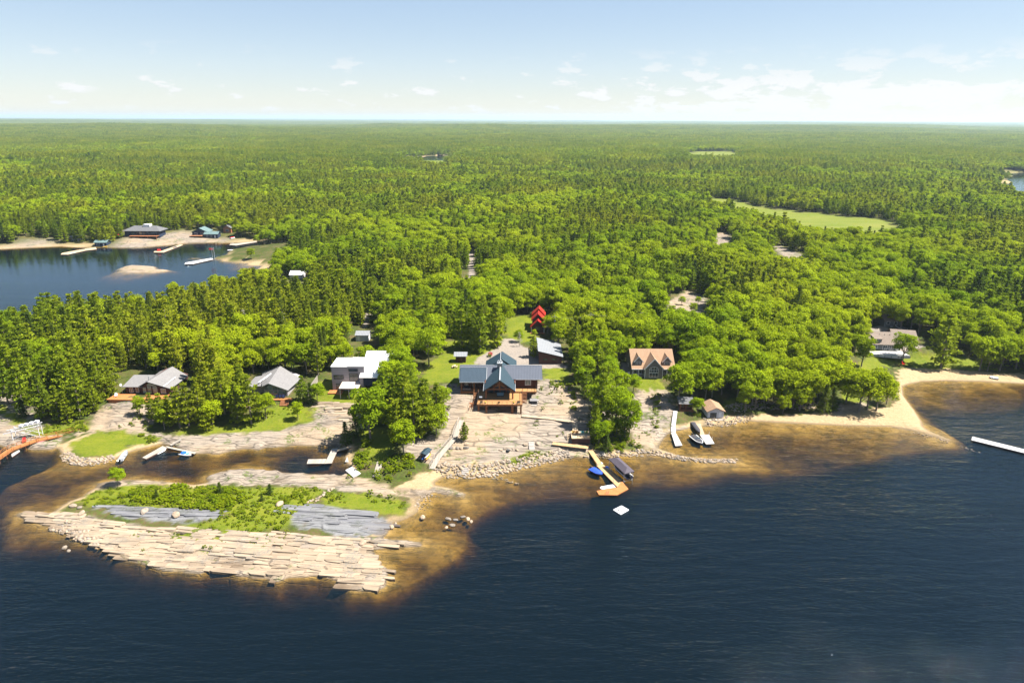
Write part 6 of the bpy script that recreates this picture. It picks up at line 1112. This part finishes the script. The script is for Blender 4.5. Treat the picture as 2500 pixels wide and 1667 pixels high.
for px, py, s, lb in ((1094,1268,.75,'left boulder of the cluster standing in the shallow water'), (1112,1270,.6,'second boulder of the cluster in the shallow water'), (1130,1263,.65,'rear boulder of the cluster in the shallow water'), (1142,1268,.7,'fourth boulder of the cluster in the shallow water'), (1150,1274,.55,'right boulder of the cluster in the shallow water'), (1104,1283,.7,'front boulder of the cluster in the shallow water'), (1090,1288,.5,'reddish boulder at the front left of the shallow cluster'), (1032,1264,.8,'lone pale boulder left of the cluster in shallow water'), (956,1287,.75,'grey boulder off the corner of the dark rock slab'),
  (965,1278,.45,'small boulder off the tip of the dark rock slab'), (157,1338,.7,'reddish rock awash left of the island ledges'), (168,1345,.5,'small reddish rock awash left of the island'), (886,1327,1.0,'pale rounded boulder near the right end of the island ledges'), (200,1254,1.0,'white boulder at the left end of the island grass'), (178,1236,.9,'grey boulder at the left tip of the island grass'), (195,1240,.7,'small grey boulder beside the left tip of the island'), (352,1250,1.1,'brown boulder beside the dark pools of the island'), (430,1258,1.2,'grey slab boulder right of the island pools'), (683,1232,1.1,'pale boulder at the upper edge of the dark rock slab'), (1798,1122,.4,'white marker stone at the tip of the breakwater'), (1100,1094,.9,'left boulder of the row edging the boardwalk bed'), (1108,1095,.7,'second boulder of the row edging the boardwalk bed'), (1117,1095,.8,'third boulder of the row edging the boardwalk bed'), (1126,1095,.7,'fourth boulder of the row edging the boardwalk bed'), (1138,1094,.8,'fifth boulder of the row edging the boardwalk bed'), (1139,1085,.7,'upper right boulder edging the boardwalk bed'), (1090,1015,1.6,'large grey boulder beside the stair top'), (1088,1022,1.2,'dark rounded boulder left of the boardwalk stairs'), (1222,1099,.5,'stone left of the black fire bowl'), (1232,1096,.45,'stone behind the black fire bowl'), (1252,1096,.5,'stone behind and right of the fire bowl'), (1262,1099,.6,'flat stone right of the black fire bowl'), (1313,1085,.8,'round boulder right of the planted strip steps'), (1283,1086,.8,'round boulder left of the planted strip steps')):
    q_ = Pg(px, py); o = bpy.data.objects.new('boulder', BOULD[int(px) % 6]); COL.objects.link(o); o.location = (q_[0], q_[1], q_[2]+s*.18); o.scale = (s*1.15, s, s*.9); o.rotation_euler = (0, 0, px*.37); tag(o, lb, 'boulder')
# stratified ledges of the island and the shore slabs, one faulted block after another
def ledges(name, a, b, width, y_rows, label, poly, m, hmul=1.0, seed=1, rise=.5, lenr=(1.5, 8), dip=.05):
    g = np.random.default_rng(seed); A, B = P(*a), P(*b); u = unit((B-A)*[1, 1, 0]); v = np.array([-u[1], u[0], 0]); pw = np.array([P(*p)[:2] for p in poly]); mb = MB(); L = np.linalg.norm(B-A); y = 0
    while y < width:
        t_ = y_rows[0]+(y_rows[1]-y_rows[0])*g.random()**1.6; x = -30-g.uniform(0, 6)
        rowh = g.uniform(-.05, .13)*hmul
        while x < L+25:
            l = g.uniform(*lenr)*(1.4 if g.random() < .3 else 1); c = A+u*(x+l/2)+v*(y+t_/2)
            if inpoly(np.array([c[0]]), np.array([c[1]]), pw)[0] and g.random() < .96:
                zt = max(gz(c[0], c[1]), -.15)+rowh+g.uniform(-.07, .12)*hmul+.08; gp = .012; sk = g.normal()*.22; j = lambda s_: g.normal()*s_
                if float(Zat(c[0], c[1], SDw)) < -.4: x += l; continue
                ya = g.normal()*.035; x0_, x1_, y0_, y1_ = x-.05, x+l+.05, y-.04, y+t_+.04; ch = lambda: g.uniform(.04, .32)
                q8 = [(x0_+l*ch()*.6, y0_), (x1_-l*ch()*.6, y0_+j(.05)), (x1_, y0_+t_*ch()), (x1_+j(.08), y1_-t_*ch()), (x1_-l*ch()*.6, y1_), (x0_+l*ch()*.6, y1_+j(.05)), (x0_, y1_-t_*ch()), (x0_+j(.08), y0_+t_*ch())]
                tilt = g.normal()*.02; top = []; bot = []; xm, ym = x+l/2, y+t_/2
                for xx, yy in q8:
                    dx_, dy_ = xx-xm, yy-ym; p = A+u*(xm+dx_-dy_*ya)+v*(ym+dy_+dx_*ya); z = zt+dy_*dip*rise+dx_*tilt+j(.02); top.append((p[0], p[1], z)); e_ = A+u*(xm+dx_*1.03)+v*(ym+dy_*1.08); bot.append((e_[0], e_[1], z-.45)); 
                n8 = 8; deep = [(q_[0], q_[1], q_[2]-2.0) for q_ in bot]
                mb.add(top+bot+deep, [tuple(range(8))]+[(k, 8+k, 8+(k+1) % 8, (k+1) % 8) for k in range(8)]+[(8+k, 16+k, 16+(k+1) % 8, 8+(k+1) % 8) for k in range(8)])
            x += l
        y += t_
    o = mb.build(name, m); o['kind'] = 'structure'; o['label'] = label; o['category'] = 'rock'; return o
def ledge_mat(name, cols):
    t = NT(newmat(name)); p = t.pos(); n3 = t.noise(t.pos((.07, 1.3, 2.2), (0, 0, R(5))), 1.2, 6, .65, .3); n1 = t.noise(p, .22, 4); n2 = t.noise(p, 2.2, 5, .65)
    c = t.ramp(n3, [(.3, cols[0]), (.45, cols[1]), (.6, cols[2]), (.75, cols[1])]); c = t.mix(t.math('MULTIPLY', t.map(n1, .52, .62), t.map(n2, .4, .55, 0, .75)), c, cols[3]); isl = t.n('NewGeometry').outputs['Random Per Island']; s = t.n('VectorMath', {0: c}, operation='SCALE'); t.t.links.new(t.map(isl, 0, 1, .86, 1.10), s.inputs['Scale'])
    pz = t.n('SeparateXYZ', {0: p}).outputs[2]; c = t.mix(t.math('MULTIPLY', t.map(pz, .1, .38, 1, 0), .7), s.outputs[0], (.07, .045, .028)); t.out(t.bsdf(c, .92, t.math('ADD', n3, n2), spec=.15, strength=.5, dist=.12)); return t.m
M_ledge = ledge_mat('banded_pale_granite', ((.10, .076, .056), (.235, .182, .13), (.31, .24, .168), (.155, .142, .122))); M_slate = ledge_mat('dark_grey_slate', ((.05, .05, .055), (.11, .11, .12), (.17, .17, .175), (.07, .075, .06)))
ISL = [(42,1252),(190,1261),(330,1288),(500,1298),(700,1309),(880,1316),(1026,1327),(935,1338),(905,1350),(946,1392),(938,1432),(914,1443),(856,1441),(831,1421),(785,1404),(740,1407),(704,1410),(680,1420),(640,1411),(587,1407),(557,1397),(520,1389),(484,1400),(396,1392),(333,1372),(293,1363),(262,1349),(240,1332),(189,1320),(129,1290),(90,1276)]
ledges('rock_ledges', (40,1400), (1000,1484), 46, (.45, 1.7), 'layered pale granite ledges along the front of the island', ISL, M_ledge, .85, 4, lenr=(.9, 5.2))
ledges('slate_ledges', (680,1310), (980,1330), 14, (.7, 2.2), 'smooth dark grey rock slab on the right of the island', [(735,1236),(800,1237),(962,1277),(948,1306),(840,1309),(765,1290),(692,1262)], M_slate, .35, 6, lenr=(3, 12)); ledges('slate_ledges', (160,1290), (560,1290), 14, (.5, 1.4), 'broken dark slate slabs and pools at the left of the island', [(230,1239),(330,1244),(470,1251),(548,1256),(528,1271),(400,1270),(300,1263)], M_slate, .5, 8, lenr=(1, 5))
ledges('rock_ledges', (755,1060), (885,1060), 16, (.6, 1.6), 'stepped grey pink ledges below the modern house lawn', [(752,1004),(800,990),(882,987),(882,1042),(835,1046),(800,1025),(760,1022)], M_ledge, 1.6, 9)
# ================================================================== bushes and undergrowth
def scatter_poly(polys, n, g, ok=lambda x, y: True):
    out = []
    for poly in polys:
        w = np.array([Pg(*p)[:2] for p in poly]); lo, hi = w.min(0), w.max(0); k = 0; t_ = 0
        ar = abs(sum(w[i][0]*w[i-1][1]-w[i-1][0]*w[i][1] for i in range(len(w))))/2
        X_ = g.uniform(lo[0], hi[0], 40000); Y_ = g.uniform(lo[1], hi[1], 40000); m_ = inpoly(X_, Y_, w); need = int(ar*n); out += list(zip(X_[m_][:need], Y_[m_][:need]))
    return out
gs = np.random.default_rng(99); BM = [PROTO['bush%d' % i][2] for i in range(4)]
def undergrowth(name, label, polys, dens, size):
    p = np.array(scatter_poly(polys, dens, gs)); z = Zat(p[:, 0], p[:, 1]); m_ = z > .15; p, z = p[m_], z[m_]; s = gs.uniform(*size, len(p))*(.6+.8*fbm(p[:, 0]*.25, p[:, 1]*.25, 41, 2)); o = scatter_object(name, BM, np.column_stack([p, z]), gs.uniform(0, 6.28, len(p)), np.column_stack([s*1.1, s*1.1, s*.75]), gs.integers(0, 4, len(p))); o['label'] = label; o['category'] = 'undergrowth'
ISG = REG['grass'][12]
undergrowth('island_undergrowth', 'bright green bushes and weeds covering the middle of the island', [ISG], .9, (.25, .85)); undergrowth('island_thicket', 'dense dark green thicket along the pools of the island', [[(330,1190),(470,1188),(600,1200),(600,1238),(480,1242),(350,1232),(300,1215)]], 1.0, (.8, 1.6))
undergrowth('ledge_plants', 'scattered low weeds growing between the island ledges', [[(440,1290),(520,1296),(560,1330),(430,1320)], [(600,1300),(720,1310),(740,1340),(620,1345)], [(300,1290),(440,1300),(420,1320),(330,1310)]], .4, (.2, .55)); undergrowth('isthmus_bushes', 'low green bushes beside the sandy isthmus', [[(680,1200),(740,1205),(735,1235),(690,1235)], [(790,1205),(860,1207),(840,1230),(795,1228)], [(885,1200),(960,1210),(1000,1232),(980,1240),(900,1222)]], .6, (.3, .9)); undergrowth('channel_bushes', 'thick bright bushes on the bank between channel and sand', [[(865,1100),(900,1060),(905,1110),(880,1150),(862,1140)], [(930,1125),(1000,1110),(1022,1140),(960,1160),(935,1185),(915,1165)]], .8, (.6, 1.7))
undergrowth('shore_bushes', 'thick bright bushes below the tree clump right of the main dock', [[(1430,1040),(1480,1030),(1545,1080),(1575,1090),(1570,1104),(1500,1105),(1450,1095)], [(1590,960),(1610,960),(1612,1050),(1590,1050)], [(1390,950),(1410,950),(1405,1000),(1390,1000)], [(1340,930),(1400,940),(1395,955),(1345,945)]], .7, (.5, 1.4)); undergrowth('mound_bushes', 'low juniper bushes behind the orange walkway', [[(110,1038),(215,1028),(215,1052),(150,1058),(112,1056)], [(340,1062),(388,1066),(385,1082),(352,1080)]], 1.0, (.5, 1.2)); undergrowth('planted_strip', 'dense green planted strip above the boulder wall', [REG['grass'][15]], 2.6, (.3, .6)); undergrowth('left_bank_bushes', 'low bushes around the rock below the left cottage', [[(300,1010),(345,1000),(420,1035),(380,1055),(290,1045)], [(620,1000),(690,990),(740,1000),(720,1010),(640,1020)]], .35, (.4, 1.1))
undergrowth('crevice_plants', 'low plants in the crevices of the granite below the log house', [[(1300,1020),(1325,1025),(1310,1050),(1298,1040)], [(1350,1062),(1385,1050),(1375,1066),(1345,1070)], [(1050,948),(1105,938),(1110,950),(1060,955)], [(1340,945),(1385,955),(1370,985),(1330,965)], [(1560,1045),(1600,1050),(1590,1075),(1550,1070)]], .55, (.25, .7)); undergrowth('forest_edge_bushes', 'bushes along the forest edge above the right-hand beach', [[(1850,985),(2050,990),(2050,1005),(1850,1000)], [(2280,880),(2480,885),(2500,905),(2400,905)], [(1660,1000),(1712,1000),(1708,1022),(1690,1022)]], .22, (.5, 1.3))
BUSH = [(300,1215,1.4),(345,1203,1.2),(420,1212,1.6),(455,1225,1.5),(380,1228,1.3),(490,1230,1.4),(520,1222,1.5),(560,1232,1.4),(585,1215,1.3),(620,1235,1.1),(655,1250,1.1),(600,1262,1.2),(540,1262,1.0),(660,1282,1.1),(720,1212,1.2),(700,1225,1.3),(830,1215,1.6),(812,1222,1.3),(800,1212,1.2),(905,1208,1.5),(930,1213,1.1),(952,1216,1.2),(985,1232,.9),(852,1166,1.1),(368,1078,1.5),(1280,1115,.9),(855,1010,1.1),(1095,1000,1.3),(1370,985,1.3),(1325,1000,1.1),(500,1338,.9),(515,1340,.8),(350,1345,.7),(700,1300,.9),(870,1135,1.8),(885,1120,2.0),(900,1140,1.7),(945,1155,1.7),(970,1150,1.6),(995,1135,1.6),(955,1175,1.4),(1000,1160,1.2),(1545,1085,1.6),(1520,1095,1.7),(1560,1092,1.5),(1490,1098,1.6),(1195,872,1.3),(1122,945,1.4),(1322,950,1.2)]
BUSH_OBJ = []
for i, (px, py, s) in enumerate(BUSH):
    q_ = Pg(px, py); o = place_tree('bush%d' % (i % 4), q_[0], q_[1], q_[2], s, 1.0, 'bush', 'bush', 1.0); BUSH_OBJ.append((o, px, py, s))
q_ = Pg(1197, 869); V, Q = leaves(unit(gs.normal(size=(300, 3)))*np.array([.9, .9, .8])*gs.uniform(.6, 1, (300, 1))+[0, 0, .8], unit(gs.normal(size=(300, 3))), np.full(300, .16), gs); o = bpy.data.objects.new('red_shrub', mesh_np('red_shrub', V, Q, [M['red_flower']])); COL.objects.link(o); o.location = q_; tag(o, 'round red-leaved shrub on the drive behind the log house', 'shrub')
for px, py, h, lb in ((600,812,10,'bare grey dead tree standing in the woods behind the cottages'), (1045,862,9,'bare pinkish dead tree top behind the tall pines'), (498,800,8,'pale dead tree behind the left cottage'), (1268,846,6,'thin bare tree beside the drive below the red cabin'), (2420,830,9,'bare grey dead tree in the woods right of the lakeside houses')):
    q_ = Pg(px, py); o = bpy.data.objects.new('dead_tree', DEAD); COL.objects.link(o); o.location = q_; o.scale = (h/10,)*3; tag(o, lb, 'dead tree')
# ================================================================== labels for the trees and bushes: which one is it
MARKS = [('log house', 1220, 985), ('brown garage', 1343, 885), ('garden shed', 1124, 885), ('red-roofed cabin', 1311, 812), ('tan-roofed house', 1592, 920), ('boathouse', 1746, 1020), ('wooden hut', 1673, 1003), ('modern house', 850, 955), ('grey-roofed cottage', 385, 970), ('glass-fronted cottage', 680, 972), ('lakeside house', 2165, 858), ('brown-roofed garage', 2240, 838), ('orange walkway', 120, 1065), ('hoist frame', 58, 1060), ('grassy mound', 260, 1085), ('grey L-shaped dock', 420, 1095), ('weathered channel dock', 790, 1115), ('boat ramp', 855, 1110), ('kayak rack', 1043, 1118), ('chair platform', 1416, 1062), ('main dock', 1487, 1150), ('inland rock outcrop', 1672, 745), ('gravel drive', 1235, 862), ('board fence', 764, 950), ('navy boat', 1702, 1075), ('sandy spit', 2240, 1030), ('right-hand beach', 2300, 915), ('metal-roofed shed', 882, 830), ('breakwater', 1700, 1120), ('dark slate slab', 850, 1275), ('island pools', 430, 1250), ('stone steps', 1297, 1090), ('upturned beach boat', 2425, 924)]
SIDES = {}
ORD = ['nearest', 'second nearest', 'third nearest', 'fourth nearest', 'fifth nearest', 'sixth nearest', 'seventh nearest', 'eighth nearest']
def side_of(dx, dy):
    if abs(dx) > abs(dy)*1.1: return 'to its right' if dx > 0 else 'to its left'
    return 'below it' if dy > 0 else 'behind it'
def label_all(items, noun):      # items: (object, px, py, adjective)
    D = []
    for k, (o, px, py, adj) in enumerate(items):
        for mi, (mn, mx, my) in enumerate(MARKS):
            dx, dy = px-mx, (py-my)*1.8; D.append((math.hypot(dx, dy), k, mi, side_of(dx, dy)))
    D.sort(); seen = {}; done = {}
    for dd, k, mi, sd in D:
        if dd > 700: continue
        key = (mi, sd, items[k][3]); seen.setdefault(key, 0); r_ = seen[key]; seen[key] += 1
        if k not in done and r_ < 8: done[k] = '%s %s the %s, %s' % (items[k][3]+' '+noun(k), ORD[r_], MARKS[mi][0], sd)
    return done
items = []
for (o, kd, x, y, h, wf, key, px, py, hpx) in TREE_OBJ:
    n0 = ('broad-leaved tree', 'pine', 'spruce')[kd]; items.append((o, px, py, ('tall' if h > 13 else 'low' if h < 8.2 else 'mid-height')+(' broad' if wf > 1.12 else ' narrow' if wf < .92 else '')))
for kd, noun in ((0, 'broad-leaved tree'), (1, 'pine'), (2, 'spruce')):
    sub = [it for it, t_ in zip(items, TREE_OBJ) if t_[1] == kd]; dn = label_all(sub, lambda k: noun); grp = ('broad-leaved trees of the shore wood', 'pines of the shore wood', 'spruces of the shore wood')[kd]
    for k, it in enumerate(sub):
        it[0]['group'] = grp
        it[0]['label'] = dn.get(k, 'unremarkable %s %s deep inside the shore wood' % (it[3], noun))
        if sum(1 for c in it[0].children) and kd == 0: pass
dn = label_all([(o, px, py, 'large round' if s > 1.45 else 'small round' if s < 1.15 else 'medium round') for o, px, py, s in BUSH_OBJ], lambda k: 'green bush')
for k, (o, px, py, s) in enumerate(BUSH_OBJ): o['label'] = dn.get(k, 'round green bush'); o['group'] = 'green bushes on the shore and island'
for o in list(COL.objects):
    if o.get('kind') is None and o.parent is None and o.type in ('MESH', 'EMPTY') and not o.get('label'): print('UNLABELLED', o.name)
bpy.context.view_layer.update()
